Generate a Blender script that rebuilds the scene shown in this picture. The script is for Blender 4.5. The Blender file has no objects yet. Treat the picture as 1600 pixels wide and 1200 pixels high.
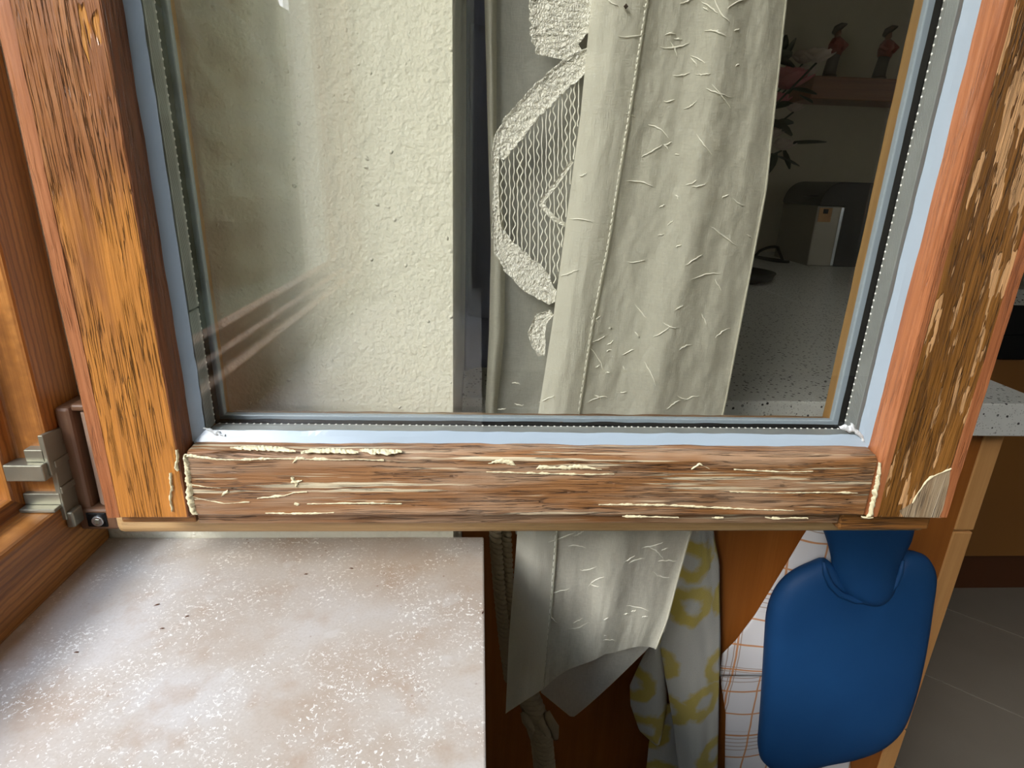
import bpy, bmesh, math, random
from mathutils import Vector, Matrix, noise as mnoise
random.seed(7)
scene = bpy.context.scene
C = scene.collection

# ---------------------------------------------------------------- camera
F = 925.66                      # focal length in pixels of the 1600x1200 frame
CAM_H = 1.175
RM = ((0.9982121, -0.0127503, -0.0583954),
      (-0.0508993, 0.3308456, -0.9423112),
      (0.0313346, 0.9435988, 0.3296051))
cam_d = bpy.data.cameras.new('camera')
cam = bpy.data.objects.new('camera', cam_d); C.objects.link(cam)
m4 = Matrix(RM).to_4x4(); m4.translation = Vector((0, 0, CAM_H))
cam.matrix_world = m4
cam_d.sensor_fit = 'HORIZONTAL'; cam_d.sensor_width = 36.0
cam_d.lens = 36.0 * F / 1600.0
cam_d.clip_start = 0.01; cam_d.clip_end = 200
scene.camera = cam

# ---------------------------------------------------------------- world, exposure
scene.view_settings.view_transform = 'Standard'
scene.view_settings.look = 'None'
scene.view_settings.gamma = 1.0
scene.view_settings.use_curve_mapping = False
scene.view_settings.exposure = 0.5
scene.cycles.transparent_max_bounces = 20
scene.cycles.adaptive_threshold = 0.03
scene.cycles.max_bounces = 7; scene.cycles.diffuse_bounces = 4; scene.cycles.glossy_bounces = 3; scene.cycles.transmission_bounces = 4
SKY = 4.2
w = bpy.data.worlds.new('sky'); scene.world = w; w.use_nodes = True
nt = w.node_tree; nt.nodes.clear()
wo = nt.nodes.new('ShaderNodeOutputWorld'); bg = nt.nodes.new('ShaderNodeBackground')
tc = nt.nodes.new('ShaderNodeTexCoord'); sx = nt.nodes.new('ShaderNodeSeparateXYZ')
cr = nt.nodes.new('ShaderNodeValToRGB')
cr.color_ramp.elements[0].position = 0.0; cr.color_ramp.elements[0].color = (1.0, 0.98, 0.95, 1)
cr.color_ramp.elements[1].position = 0.8; cr.color_ramp.elements[1].color = (0.62, 0.78, 1.0, 1)
nt.links.new(tc.outputs['Generated'], sx.inputs[0]); nt.links.new(sx.outputs['Z'], cr.inputs[0])
nt.links.new(cr.outputs[0], bg.inputs['Color']); bg.inputs['Strength'].default_value = SKY
nt.links.new(bg.outputs[0], wo.inputs['Surface'])
sun_d = bpy.data.lights.new('sun', 'SUN'); sun_d.energy = 4.2; sun_d.angle = math.radians(30)
sun_d.color = (1.0, 0.95, 0.86)
sun = bpy.data.objects.new('sun', sun_d); C.objects.link(sun)
sun.rotation_euler = Vector((0.62, 0.62, -0.50)).to_track_quat('-Z', 'Y').to_euler()

# ---------------------------------------------------------------- geometry helpers
def at(px, py, Y):
    """point of the place at depth Y seen at pixel (px,py)"""
    c = ((px - 800) / F, -(py - 600) / F, -1.0)
    r = [sum(RM[i][k] * c[k] for k in range(3)) for i in range(3)]
    s = Y / r[1]
    return Vector((r[0] * s, Y, CAM_H + r[2] * s))
def at_z(px, py, Z):
    c = ((px - 800) / F, -(py - 600) / F, -1.0)
    r = [sum(RM[i][k] * c[k] for k in range(3)) for i in range(3)]
    s = (Z - CAM_H) / r[2]
    return Vector((r[0] * s, r[1] * s, Z))

def lin(r, g, b, a=1.0):
    def f(v):
        v /= 255.0
        return v / 12.92 if v <= 0.04045 else ((v + 0.055) / 1.055) ** 2.4
    return (f(r), f(g), f(b), a)

def tag(o, label=None, cat=None, group=None, kind=None):
    if label: o['label'] = label
    if cat: o['category'] = cat
    if group: o['group'] = group
    if kind: o['kind'] = kind
    return o
def empty(name, loc, label=None, cat=None, group=None, kind=None):
    o = bpy.data.objects.new(name, None); C.objects.link(o); o.location = loc
    o.empty_display_size = 0.02
    return tag(o, label, cat, group, kind)
def root_loc(o):
    v = Vector((0, 0, 0))
    while o is not None:
        v += o.location; o = o.parent
    return v

class MB:
    def __init__(s): s.v = []; s.f = []; s.uv = {}
    def add(s, vs, fs, uvs=None):
        n = len(s.v); s.v += [Vector(p) for p in vs]
        s.f += [tuple(i + n for i in q) for q in fs]
        if uvs:
            for i, u in enumerate(uvs): s.uv[n + i] = u
        return s
    def box(s, x0, x1, y0, y1, z0, z1):
        vs = [(x, y, z) for z in (z0, z1) for y in (y0, y1) for x in (x0, x1)]
        return s.add(vs, [(0, 2, 3, 1), (4, 5, 7, 6), (0, 1, 5, 4), (2, 6, 7, 3), (0, 4, 6, 2), (1, 3, 7, 5)])
    def prism(s, prof, axis, a0, a1, n=1, jit=None):
        """closed 2D profile extruded along axis ('x','y','z')"""
        k = len(prof); vs = []
        for j in range(n + 1):
            a = a0 + (a1 - a0) * j / n
            for i, (p, q) in enumerate(prof):
                if jit:
                    dp, dq = jit(i, a); p += dp; q += dq
                vs.append({'x': (a, p, q), 'y': (p, a, q), 'z': (p, q, a)}[axis])
        fs = []
        for j in range(n):
            for i in range(k):
                i2 = (i + 1) % k
                fs.append((j * k + i, j * k + i2, (j + 1) * k + i2, (j + 1) * k + i))
        fs.append(tuple(range(k))[::-1]); fs.append(tuple(n * k + i for i in range(k)))
        return s.add(vs, fs)
    def tube(s, pts, r, seg=8, cap=True):
        pts = [Vector(p) for p in pts]; n = len(pts)
        rs = r if isinstance(r, (list, tuple)) else [r] * n
        vs = []; up = Vector((0.13, 0.21, 0.97)); a = None
        for i, p in enumerate(pts):
            t = (pts[min(i + 1, n - 1)] - pts[max(i - 1, 0)])
            t = t.normalized() if t.length > 1e-9 else Vector((0, 0, 1))
            if a is None:
                a = t.cross(up)
                if a.length < 1e-3: a = t.cross(Vector((1, 0, 0)))
            a = a - t * a.dot(t); a.normalize(); b = t.cross(a)
            for k in range(seg):
                an = 2 * math.pi * k / seg
                vs.append(p + (a * math.cos(an) + b * math.sin(an)) * rs[i])
        fs = [(i * seg + k, i * seg + (k + 1) % seg, (i + 1) * seg + (k + 1) % seg, (i + 1) * seg + k) for i in range(n - 1) for k in range(seg)]
        if cap:
            fs.append(tuple(range(seg))[::-1]); fs.append(tuple((n - 1) * seg + k for k in range(seg)))
        return s.add(vs, fs)
    def lathe(s, prof, c=(0, 0, 0), seg=24, sx=1.0, sy=1.0):
        c = Vector(c); vs = []
        for r, z in prof:
            for k in range(seg):
                an = 2 * math.pi * k / seg
                vs.append(c + Vector((r * sx * math.cos(an), r * sy * math.sin(an), z)))
        fs = [(i * seg + k, i * seg + (k + 1) % seg, (i + 1) * seg + (k + 1) % seg, (i + 1) * seg + k) for i in range(len(prof) - 1) for k in range(seg)]
        fs.append(tuple(range(seg))[::-1]); fs.append(tuple((len(prof) - 1) * seg + k for k in range(seg)))
        return s.add(vs, fs)
    def grid(s, fn, nu, nv):
        """fn(u,v) -> (point, uv)"""
        vs = []; us = []
        for j in range(nv + 1):
            for i in range(nu + 1):
                p, uv = fn(i / nu, j / nv); vs.append(p); us.append(uv)
        fs = [(j * (nu + 1) + i, j * (nu + 1) + i + 1, (j + 1) * (nu + 1) + i + 1, (j + 1) * (nu + 1) + i) for j in range(nv) for i in range(nu)]
        return s.add(vs, fs, us)
    def build(s, name, mat, parent=None, smooth=False, bevel=0, solid=0, seg=2, subsurf=0):
        off = root_loc(parent)
        me = bpy.data.meshes.new(name)
        me.from_pydata([tuple(p - off) for p in s.v], [], s.f)
        if s.uv:
            ul = me.uv_layers.new(name='uv')
            for l in me.loops: ul.data[l.index].uv = s.uv.get(l.vertex_index, (0, 0))
        bm = bmesh.new(); bm.from_mesh(me); bmesh.ops.recalc_face_normals(bm, faces=bm.faces); bm.to_mesh(me); bm.free()
        me.materials.append(mat)
        if smooth:
            for p in me.polygons: p.use_smooth = True
        o = bpy.data.objects.new(name, me); C.objects.link(o); o.parent = parent
        if solid:
            md = o.modifiers.new('solid', 'SOLIDIFY'); md.thickness = solid; md.offset = 0
        if bevel:
            md = o.modifiers.new('bevel', 'BEVEL'); md.width = bevel; md.segments = seg; md.limit_method = 'ANGLE'
            md.harden_normals = False
        if subsurf:
            md = o.modifiers.new('sub', 'SUBSURF'); md.levels = subsurf; md.render_levels = subsurf
        return o

def poly_y(pl, y):
    """x of a pixel polyline at pixel row y"""
    if y <= pl[0][1]:
        (x0, y0), (x1, y1) = pl[0], pl[1]
    elif y >= pl[-1][1]:
        (x0, y0), (x1, y1) = pl[-2], pl[-1]
    else:
        for (x0, y0), (x1, y1) in zip(pl, pl[1:]):
            if y0 <= y <= y1: break
    return x0 + (x1 - x0) * (y - y0) / max(1e-6, (y1 - y0))

# ---------------------------------------------------------------- material helpers
class NT:
    def __init__(s, name):
        s.m = bpy.data.materials.new(name); s.m.use_nodes = True
        s.t = s.m.node_tree; s.t.nodes.clear()
        s.out = s.t.nodes.new('ShaderNodeOutputMaterial')
    def n(s, typ, **kw):
        nd = s.t.nodes.new('ShaderNode' + typ)
        for k, v in kw.items():
            if k in nd.inputs.keys(): s.set(nd.inputs[k], v)
            else: setattr(nd, k, v)
        return nd
    def set(s, sock, v):
        if isinstance(v, bpy.types.NodeSocket): s.t.links.new(v, sock)
        else: sock.default_value = v
    def coord(s, kind='Object', scale=(1, 1, 1), loc=(0, 0, 0), rot=(0, 0, 0)):
        tcn = s.n('TexCoord'); mp = s.n('Mapping')
        s.t.links.new(tcn.outputs[kind], mp.inputs['Vector'])
        mp.inputs['Scale'].default_value = scale; mp.inputs['Location'].default_value = loc; mp.inputs['Rotation'].default_value = rot
        return mp.outputs[0]
    def noise(s, vec, scale=1.0, detail=4, rough=0.5, dist=0.0):
        nd = s.n('TexNoise'); s.set(nd.inputs['Vector'], vec)
        nd.inputs['Scale'].default_value = scale; nd.inputs['Detail'].default_value = detail
        nd.inputs['Roughness'].default_value = rough; nd.inputs['Distortion'].default_value = dist
        return nd.outputs['Fac']
    def noise_c(s, vec, scale=1.0, detail=2):
        nd = s.n('TexNoise'); s.set(nd.inputs['Vector'], vec)
        nd.inputs['Scale'].default_value = scale; nd.inputs['Detail'].default_value = detail
        return nd.outputs['Color']
    def voro(s, vec, scale=1.0, feature='F1', rand=1.0, out='Distance'):
        nd = s.n('TexVoronoi'); nd.feature = feature; s.set(nd.inputs['Vector'], vec)
        nd.inputs['Scale'].default_value = scale; nd.inputs['Randomness'].default_value = rand
        return nd.outputs[out]
    def ramp(s, fac, stops, interp='LINEAR'):
        nd = s.n('ValToRGB'); s.set(nd.inputs[0], fac); e = nd.color_ramp.elements
        nd.color_ramp.interpolation = interp
        while len(e) < len(stops): e.new(0.5)
        for el, (p, c) in zip(e, stops):
            el.position = p; el.color = c if len(c) == 4 else (*c, 1)
        return nd.outputs[0]
    def step(s, fac, a, b):
        nd = s.n('MapRange'); s.set(nd.inputs['Value'], fac)
        nd.inputs['From Min'].default_value = a; nd.inputs['From Max'].default_value = b; nd.clamp = True
        return nd.outputs[0]
    def math(s, op, a, b=0.0):
        nd = s.n('Math'); nd.operation = op; s.set(nd.inputs[0], a); s.set(nd.inputs[1], b); return nd.outputs[0]
    def vmath(s, op, a, b):
        nd = s.n('VectorMath'); nd.operation = op; s.set(nd.inputs[0], a); s.set(nd.inputs[1], b); return nd.outputs[0]
    def mix(s, fac, a, b, blend='MIX'):
        nd = s.n('Mix'); nd.data_type = 'RGBA'; nd.blend_type = blend
        s.set(nd.inputs[0], fac); s.set(nd.inputs[6], a); s.set(nd.inputs[7], b); return nd.outputs[2]
    def bump(s, h, strength=0.5, dist=0.002, normal=None):
        nd = s.n('Bump'); nd.inputs['Strength'].default_value = strength; nd.inputs['Distance'].default_value = dist
        s.set(nd.inputs['Height'], h)
        if normal is not None: s.set(nd.inputs['Normal'], normal)
        return nd.outputs[0]
    def principled(s, color, rough=0.5, metal=0.0, normal=None, spec=0.5, sheen=0.0, coat=0.0):
        p = s.n('BsdfPrincipled')
        s.set(p.inputs['Base Color'], color); s.set(p.inputs['Roughness'], rough); s.set(p.inputs['Metallic'], metal)
        s.set(p.inputs['Specular IOR Level'], spec)
        if sheen: p.inputs['Sheen Weight'].default_value = sheen
        if coat: p.inputs['Coat Weight'].default_value = coat; p.inputs['Coat Roughness'].default_value = 0.2
        if normal is not None: s.set(p.inputs['Normal'], normal)
        s.t.links.new(p.outputs[0], s.out.inputs['Surface'])
        return s.m
def plain(name, col, rough=0.5, metal=0.0, spec=0.5, vary=0.06, scale=30, bump=0.0, bscale=200):
    t = NT(name); v = t.coord()
    n = t.noise(v, scale, 2)
    c = t.mix(n, tuple(x * (1 - vary) for x in col[:3]) + (1,), tuple(min(1, x * (1 + vary)) for x in col[:3]) + (1,))
    nb = t.bump(t.noise(v, bscale, 3), bump, 0.001) if bump else None
    return t.principled(c, rough, metal, nb, spec)

def sc_axis(axis, across, along):
    return {'x': (along, across, across), 'y': (across, along, across), 'z': (across, across, along)}[axis]

def wood(name, axis, dark, mid, light, crack=0.6, flake=None, flake_thr=0.6, flake_soft=0.02, flake_scale=(38, 7),
         streak=None, streak_thr=0.6, rings=None, rough=0.45, bump=0.6, spec=0.5, seed=0.0, coat=0.0, grad=None, haze=None):
    t = NT(name)
    L = (seed * 3.1, seed * 1.7, seed * 2.3)
    # slow wander so that the grain is not ruler-straight
    base = t.coord('Object', (1, 1, 1), L)
    wob = t.noise_c(t.coord('Object', sc_axis(axis, 10, 3.0), L), 1.0, 0)
    vec = t.vmath('ADD', base, t.vmath('MULTIPLY', t.vmath('SUBTRACT', wob, (0.5, 0.5, 0.5)), (0.012, 0.012, 0.012)))
    def stretched(across, along):
        return t.vmath('MULTIPLY', vec, sc_axis(axis, across, along))
    fib = t.noise(stretched(420, 11), 1.0, 3, 0.68)
    med = t.noise(stretched(70, 3), 1.0, 2, 0.5)
    col = t.ramp(t.math('ADD', t.math('MULTIPLY', fib, 0.45), t.math('MULTIPLY', med, 0.55)),
                 [(0.30, dark), (0.50, mid), (0.68, light)])
    if grad is not None:                                   # stained less where the varnish has gone lower down
        ax, lo, hi, gcol, amt = grad
        sp = t.n('SeparateXYZ'); t.set(sp.inputs[0], t.coord('Object'))
        gf = t.math('ADD', t.step(sp.outputs[ax], lo, hi), t.math('MULTIPLY', t.math('SUBTRACT', t.noise(stretched(60, 9), 1.0, 4), 0.5), 1.6))
        gf = t.math('MULTIPLY', t.step(gf, 0.35, 0.65), amt)
        gc = t.ramp(fib, [(0.3, tuple(c * 0.6 for c in gcol[:3])), (0.65, gcol)])
        col = t.mix(gf, col, gc)
    h = t.math('MULTIPLY', fib, 0.7)
    if rings:
        wv = t.n('TexWave'); wv.wave_type = 'BANDS'; wv.bands_direction = rings[0]
        t.set(wv.inputs['Vector'], vec); wv.inputs['Scale'].default_value = rings[1]; wv.inputs['Distortion'].default_value = 1.5
        wv.inputs['Detail'].default_value = 2; wv.inputs['Detail Scale'].default_value = 2.0
        col = t.mix(t.math('MULTIPLY', t.step(wv.outputs['Fac'], 0.45, 0.0), rings[2]), col, dark)
    if crack:
        cn = t.noise(stretched(430, 12), 1.0, 2, 0.6)
        cl = t.math('ABSOLUTE', t.math('SUBTRACT', cn, 0.5))
        line = t.step(cl, 0.034, 0.004)
        gate = t.step(t.noise(stretched(60, 14), 1.0, 1), 0.40, 0.56)
        line = t.math('MULTIPLY', line, gate)
        col = t.mix(t.math('MULTIPLY', line, crack), col, tuple(c * 0.22 for c in dark[:3]) + (1,))
        h = t.math('SUBTRACT', h, t.math('MULTIPLY', line, 1.8))
    if flake is not None:
        fn = t.math('ADD', t.math('MULTIPLY', t.noise(stretched(*flake_scale), 1.0, 3, 0.62), 0.75), t.math('MULTIPLY', t.noise(stretched(200, 14), 1.0, 1), 0.25))
        gate = t.noise(t.coord('Object', sc_axis(axis, 14, 8), (seed + 5, 2, 7)), 1.0, 2)
        fn = t.math('ADD', fn, t.math('MULTIPLY', t.math('SUBTRACT', gate, 0.5), 0.5))
        fm = t.step(fn, flake_thr, flake_thr + flake_soft)
        fc = t.ramp(fib, [(0.3, tuple(c * 0.62 for c in flake[:3])), (0.6, flake)])
        col = t.mix(fm, col, fc)
        h = t.math('SUBTRACT', h, t.math('MULTIPLY', fm, 0.8))
    if streak is not None:
        sn = t.noise(stretched(330, 7), 1.0, 2, 0.6)
        gate = t.noise(stretched(45, 7), 1.0, 3)
        sm = t.step(t.math('ADD', t.math('MULTIPLY', sn, 0.6), t.math('MULTIPLY', gate, 0.4)), streak_thr, streak_thr + 0.06)
        col = t.mix(sm, col, streak)
    if haze is not None:                                   # dry whitish film left by old filler
        hn = t.step(t.noise(stretched(55, 7), 1.0, 3, 0.6), haze[1], haze[1] + 0.14)
        col = t.mix(t.math('MULTIPLY', hn, haze[2]), col, haze[0])
    nb = t.bump(h, bump, 0.0016)
    r = t.math('ADD', rough - 0.1, t.math('MULTIPLY', fib, 0.25))
    return t.principled(col, r, 0.0, nb, spec, coat=coat)

# ---------------------------------------------------------------- materials
M = {}
M['stile_l'] = wood('weathered_larch', 'z', lin(92, 52, 28), lin(140, 86, 48), lin(172, 116, 70), crack=0.55,
                    flake=lin(196, 130, 56), flake_thr=0.70, flake_scale=(80, 12), rough=0.3, bump=1.0, seed=1, spec=0.6,
                    grad=(2, 0.30, 0.03, lin(200, 130, 56), 0.85))
M['stile_r'] = wood('flaking_larch', 'z', lin(84, 52, 20), lin(128, 84, 34), lin(160, 108, 50), crack=0.45,
                    flake=lin(214, 164, 114), flake_thr=0.565, flake_soft=0.012, flake_scale=(130, 20), rough=0.42, bump=1.0, seed=4)
M['rail'] = wood('weathered_rail', 'x', lin(98, 62, 34), lin(140, 95, 56), lin(162, 117, 76), crack=0.3,
                 streak=lin(204, 188, 158), streak_thr=0.55, rough=0.5, bump=1.0, seed=2, haze=(lin(178, 154, 130), 0.46, 0.45))
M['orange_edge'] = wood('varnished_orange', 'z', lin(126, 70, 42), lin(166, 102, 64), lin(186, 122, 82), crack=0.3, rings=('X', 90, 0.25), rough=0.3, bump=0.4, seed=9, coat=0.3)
M['shaded_edge'] = wood('varnished_shaded', 'z', lin(80, 42, 22), lin(118, 68, 36), lin(142, 88, 50), crack=0.3, rough=0.4, bump=0.6, seed=12)  # left rebate faces away from the light: its shade is painted into the varnish
M['lip'] = wood('pale_lip', 'x', lin(150, 116, 74), lin(186, 150, 104), lin(204, 170, 124), crack=0.2, rough=0.45, bump=0.3, seed=3)
M['lip2'] = wood('brown_lip', 'x', lin(96, 60, 28), lin(142, 94, 46), lin(168, 118, 64), crack=0.5, rough=0.5, bump=0.7, seed=6)
M['bead'] = wood('tan_bead', 'z', lin(150, 108, 58), lin(178, 136, 80), lin(194, 154, 98), crack=0.0, rough=0.4, bump=0.2, seed=8)
M['jamb'] = wood('pine_jamb', 'z', lin(106, 62, 26), lin(166, 106, 48), lin(192, 132, 68), crack=0.0, rings=('Y', 60, 0.55), rough=0.35, bump=0.2, seed=5)
M['jamb_rail'] = wood('pine_frame_rail', 'y', lin(104, 62, 28), lin(164, 108, 52), lin(190, 134, 72), crack=0.0, rings=('Z', 55, 0.55), rough=0.35, bump=0.2, seed=5.5)
M['cabinet'] = wood('beech_panel', 'z', lin(146, 84, 30), lin(156, 92, 36), lin(166, 100, 42), crack=0.0, rough=0.4, bump=0.05, seed=21)
M['cabinet_edge'] = wood('beech_edge', 'z', lin(196, 142, 84), lin(206, 152, 94), lin(214, 162, 104), crack=0.0, rough=0.45, bump=0.05, seed=22)
M['cabinet_far'] = plain('brown_front', lin(150, 100, 48), 0.45, vary=0.05, scale=6)
M['plinth'] = plain('dark_plinth', lin(92, 52, 26), 0.5)
M['shelf'] = wood('shelf_wood', 'x', lin(112, 62, 34), lin(140, 82, 48), lin(152, 94, 58), crack=0.0, rough=0.4, bump=0.1, seed=23)

t = NT('rough_plaster'); v = t.coord()
big = t.noise(v, 60, 3); fine = t.noise(v, 240, 2, 0.6)
vj = t.vmath('ADD', v, t.vmath('MULTIPLY', t.noise_c(v, 90, 1), (0.006, 0.006, 0.006)))
vd = t.voro(vj, 110); vc = t.voro(vj, 110, out='Color')
pip = t.math('MULTIPLY', t.step(vd, 0.20, 0.06), t.step(vc, 0.62, 0.66))
hh = t.math('ADD', t.math('ADD', t.math('MULTIPLY', big, 0.8), t.math('MULTIPLY', fine, 0.45)), t.math('MULTIPLY', pip, 0.6))
M['plaster'] = t.principled(t.mix(big, lin(222, 220, 202), lin(234, 231, 215)), 0.85, 0, t.bump(hh, 0.75, 0.0030), 0.2)
M['wall_paint'] = plain('wall_paint', lin(206, 200, 180), 0.9, spec=0.2, bump=0.15, bscale=120)
M['ceiling_paint'] = plain('ceiling_paint', lin(215, 212, 205), 0.9, spec=0.2)

t = NT('limestone'); v = t.coord()
cl = t.noise(v, 11, 4, 0.6); cl2 = t.noise(v, 38, 1)
base = t.ramp(cl, [(0.30, lin(176, 158, 142)), (0.5, lin(190, 179, 169)), (0.68, lin(198, 191, 186))])
warm = t.step(t.noise(t.vmath('ADD', v, (3, 1, 2)), 30, 4, 0.6), 0.54, 0.72)
base = t.mix(t.math('MULTIPLY', warm, 0.5), base, lin(166, 138, 114))
base = t.mix(t.math('MULTIPLY', t.step(t.noise(v, 500, 3), 0.45, 0.7), 0.18), base, lin(150, 132, 116))
def flecks(off, scale, dens):
    vv_ = t.vmath('ADD', v, off)
    wv = t.vmath('ADD', vv_, t.vmath('MULTIPLY', t.noise_c(vv_, 230, 1), (0.010, 0.010, 0.010)))
    ed = t.voro(wv, scale, 'DISTANCE_TO_EDGE')
    g = t.math('MULTIPLY', t.step(t.noise(vv_, 330, 2), 0.56, 0.60), t.step(t.noise(vv_, 24, 3), dens, dens + 0.2))
    return t.math('MULTIPLY', t.step(ed, 0.11, 0.05), g)
fl = t.math('MAXIMUM', flecks((0, 0, 0), 210, 0.44), flecks((5, 7, 0), 300, 0.47))
base = t.mix(t.math('MULTIPLY', fl, 0.9), base, lin(240, 236, 230))
blob = t.step(t.noise(t.vmath('ADD', v, (8, 3, 1)), 26, 2), 0.68, 0.70)
base = t.mix(t.math('MULTIPLY', blob, 0.35), base, lin(208, 203, 199))
sp = t.math('MULTIPLY', t.step(t.voro(v, 130), 0.16, 0.08), t.step(t.noise(v, 60, 2), 0.60, 0.66))
base = t.mix(t.math('MULTIPLY', sp, 0.7), base, lin(128, 92, 70))
M['stone'] = t.principled(base, t.math('ADD', 0.33, t.math('MULTIPLY', cl2, 0.2)), 0, None, 0.4)
M['stone_edge'] = plain('stone_edge', lin(150, 142, 138), 0.4)

t = NT('speckled_laminate'); v = t.coord()
v1 = t.voro(v, 150); m1 = t.math('MULTIPLY', t.step(v1, 0.33, 0.26), t.step(t.voro(v, 150, out='Color'), 0.48, 0.5))
v2 = t.voro(t.vmath('ADD', v, (4, 4, 4)), 330); m2 = t.math('MULTIPLY', t.step(v2, 0.3, 0.22), t.step(t.voro(t.vmath('ADD', v, (4, 4, 4)), 330, out='Color'), 0.5, 0.52))
c = t.mix(t.noise(v, 120, 3), lin(206, 208, 206), lin(224, 224, 220))
c = t.mix(t.math('MULTIPLY', m2, 0.6), c, lin(120, 118, 112)); c = t.mix(m1, c, lin(48, 46, 46))
M['laminate'] = t.principled(c, 0.35)

t = NT('floor_tile'); v = t.coord()
M['tile'] = t.principled(t.mix(t.noise(v, 5, 4), lin(134, 126, 116), lin(150, 142, 132)), 0.45, 0, t.bump(t.noise(v, 300, 2), 0.1, 0.001))
M['grout'] = plain('grout', lin(52, 44, 40), 0.95, spec=0.1)
M['grass'] = plain('lawn', lin(112, 116, 88), 0.9, vary=0.3, scale=3)
M['hedge'] = plain('hedge_leaves', lin(86, 88, 58), 0.8, vary=0.6, scale=2.5)
M['render'] = plain('facade_render', lin(222, 218, 208), 0.9)

def glass_mat(name, tint):
    t = NT(name)
    tr = t.n('BsdfTransparent'); tr.inputs['Color'].default_value = tint
    gl = t.n('BsdfGlossy'); gl.inputs['Roughness'].default_value = 0.004; gl.inputs['Color'].default_value = (1, 1, 1, 1)
    fr = t.n('Fresnel'); fr.inputs['IOR'].default_value = 1.5
    ge = t.n('NewGeometry')          # reflect once per pane, at the face the ray meets first
    fac = t.math('MULTIPLY', t.math('MULTIPLY', fr.outputs[0], t.math('SUBTRACT', 1.0, ge.outputs['Backfacing'])), 1.5)
    mx = t.n('MixShader'); t.set(mx.inputs[0], fac); t.set(mx.inputs[1], tr.outputs[0]); t.set(mx.inputs[2], gl.outputs[0])
    t.t.links.new(mx.outputs[0], t.out.inputs['Surface']); return t.m
M['glass'] = glass_mat('window_glass', (0.988, 0.988, 0.98, 1))
M['silicone'] = plain('silicone', lin(158, 172, 186), 0.25, spec=0.7, vary=0.03)
t = NT('ribbed_aluminium'); v = t.coord()
M['spacer'] = t.principled(t.mix(t.noise(v, 60, 4), lin(150, 154, 154), lin(178, 182, 182)), 0.38, 0.55, t.bump(t.noise(v, 180, 3), 0.3, 0.0006))
M['butyl'] = plain('black_butyl', lin(14, 14, 15), 0.6, spec=0.3)
M['hole'] = plain('perforation', lin(235, 235, 232), 0.5)
M['filler'] = plain('cream_filler', lin(220, 208, 172), 0.7, bump=0.6, bscale=400, vary=0.08, scale=150)
M['steel'] = plain('zinc_steel', lin(150, 148, 134), 0.38, 0.75, vary=0.1, scale=80, bump=0.15, bscale=300)
M['brown_plastic'] = plain('brown_plastic', lin(108, 78, 58), 0.42, vary=0.04)
M['brown_pin'] = plain('light_brown_plastic', lin(140, 116, 100), 0.4, vary=0.03)
M['black'] = plain('black_plastic', lin(14, 13, 14), 0.45, spec=0.3)
M['screw'] = plain('screw_steel', lin(200, 205, 210), 0.25, 0.9)
M['toaster_steel'] = plain('toaster_steel', lin(150, 145, 132), 0.35, 0.6)

def sheer(name, col, alpha, weave=900, vary=0.15):
    t = NT(name); v = t.coord()
    tr = t.n('BsdfTransparent'); df = t.n('BsdfDiffuse'); tl = t.n('BsdfTranslucent')
    n1 = t.noise(t.vmath('MULTIPLY', v, (weave, weave, weave * 0.2)), 1.0, 1); n2 = t.noise(t.vmath('MULTIPLY', v, (weave * 0.2, weave * 0.2, weave)), 1.0, 1)
    n3 = t.noise(v, 40, 2)
    nb = t.bump(t.math('ADD', t.math('ADD', n1, n2), t.math('MULTIPLY', n3, 2)), 0.35, 0.0012)
    df.inputs['Color'].default_value = col; tl.inputs['Color'].default_value = col
    t.set(df.inputs['Normal'], nb)
    m1 = t.n('MixShader'); m1.inputs[0].default_value = 0.4; t.set(m1.inputs[1], df.outputs[0]); t.set(m1.inputs[2], tl.outputs[0])
    a = t.math('ADD', alpha - vary, t.math('MULTIPLY', t.math('ADD', n1, n2), vary))
    m2 = t.n('MixShader'); t.set(m2.inputs[0], a); t.set(m2.inputs[1], tr.outputs[0]); t.set(m2.inputs[2], m1.outputs[0])
    t.t.links.new(m2.outputs[0], t.out.inputs['Surface']); return t.m
M['sheer'] = sheer('sheer_voile', lin(232, 230, 216), 0.80)
M['sheer_back'] = sheer('sheer_voile_single', lin(214, 214, 204), 0.72)
M['hem'] = sheer('doubled_voile', lin(242, 240, 226), 0.93, vary=0.05)
t = NT('embroidery'); v = t.coord()
vv = t.vmath('ADD', v, t.vmath('MULTIPLY', t.noise_c(v, 120, 2), (0.01, 0.01, 0.01)))
e1 = t.voro(t.vmath('MULTIPLY', vv, (1, 1, 0.55)), 430, 'DISTANCE_TO_EDGE'); e2 = t.noise(v, 420, 4, 0.7)
eh = t.math('ADD', t.step(e1, 0.0, 0.25), e2)
M['embroidery'] = t.principled(t.mix(t.step(t.math('ADD', t.math('MULTIPLY', e1, 0.8), t.math('MULTIPLY', e2, 0.6)), 0.25, 0.5), lin(214, 212, 198), lin(248, 246, 238)), 0.8, 0, t.bump(eh, 0.6, 0.0012), 0.1)
M['lace'] = plain('lace_thread', lin(244, 242, 230), 0.8, bump=0.5, bscale=500)

t = NT('rubber_blue'); v = t.coord()
M['blue'] = t.principled(t.mix(t.noise(v, 12, 3), lin(18, 62, 112), lin(26, 74, 126)), 0.6, 0, t.bump(t.noise(v, 900, 2), 0.25, 0.0006), 0.3)
M['slate'] = plain('slate_reflection', lin(112, 118, 146), 0.9, bump=0.3, bscale=300)
M['cord'] = plain('cord', lin(166, 150, 124), 0.85, bump=0.7, bscale=600)

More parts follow.
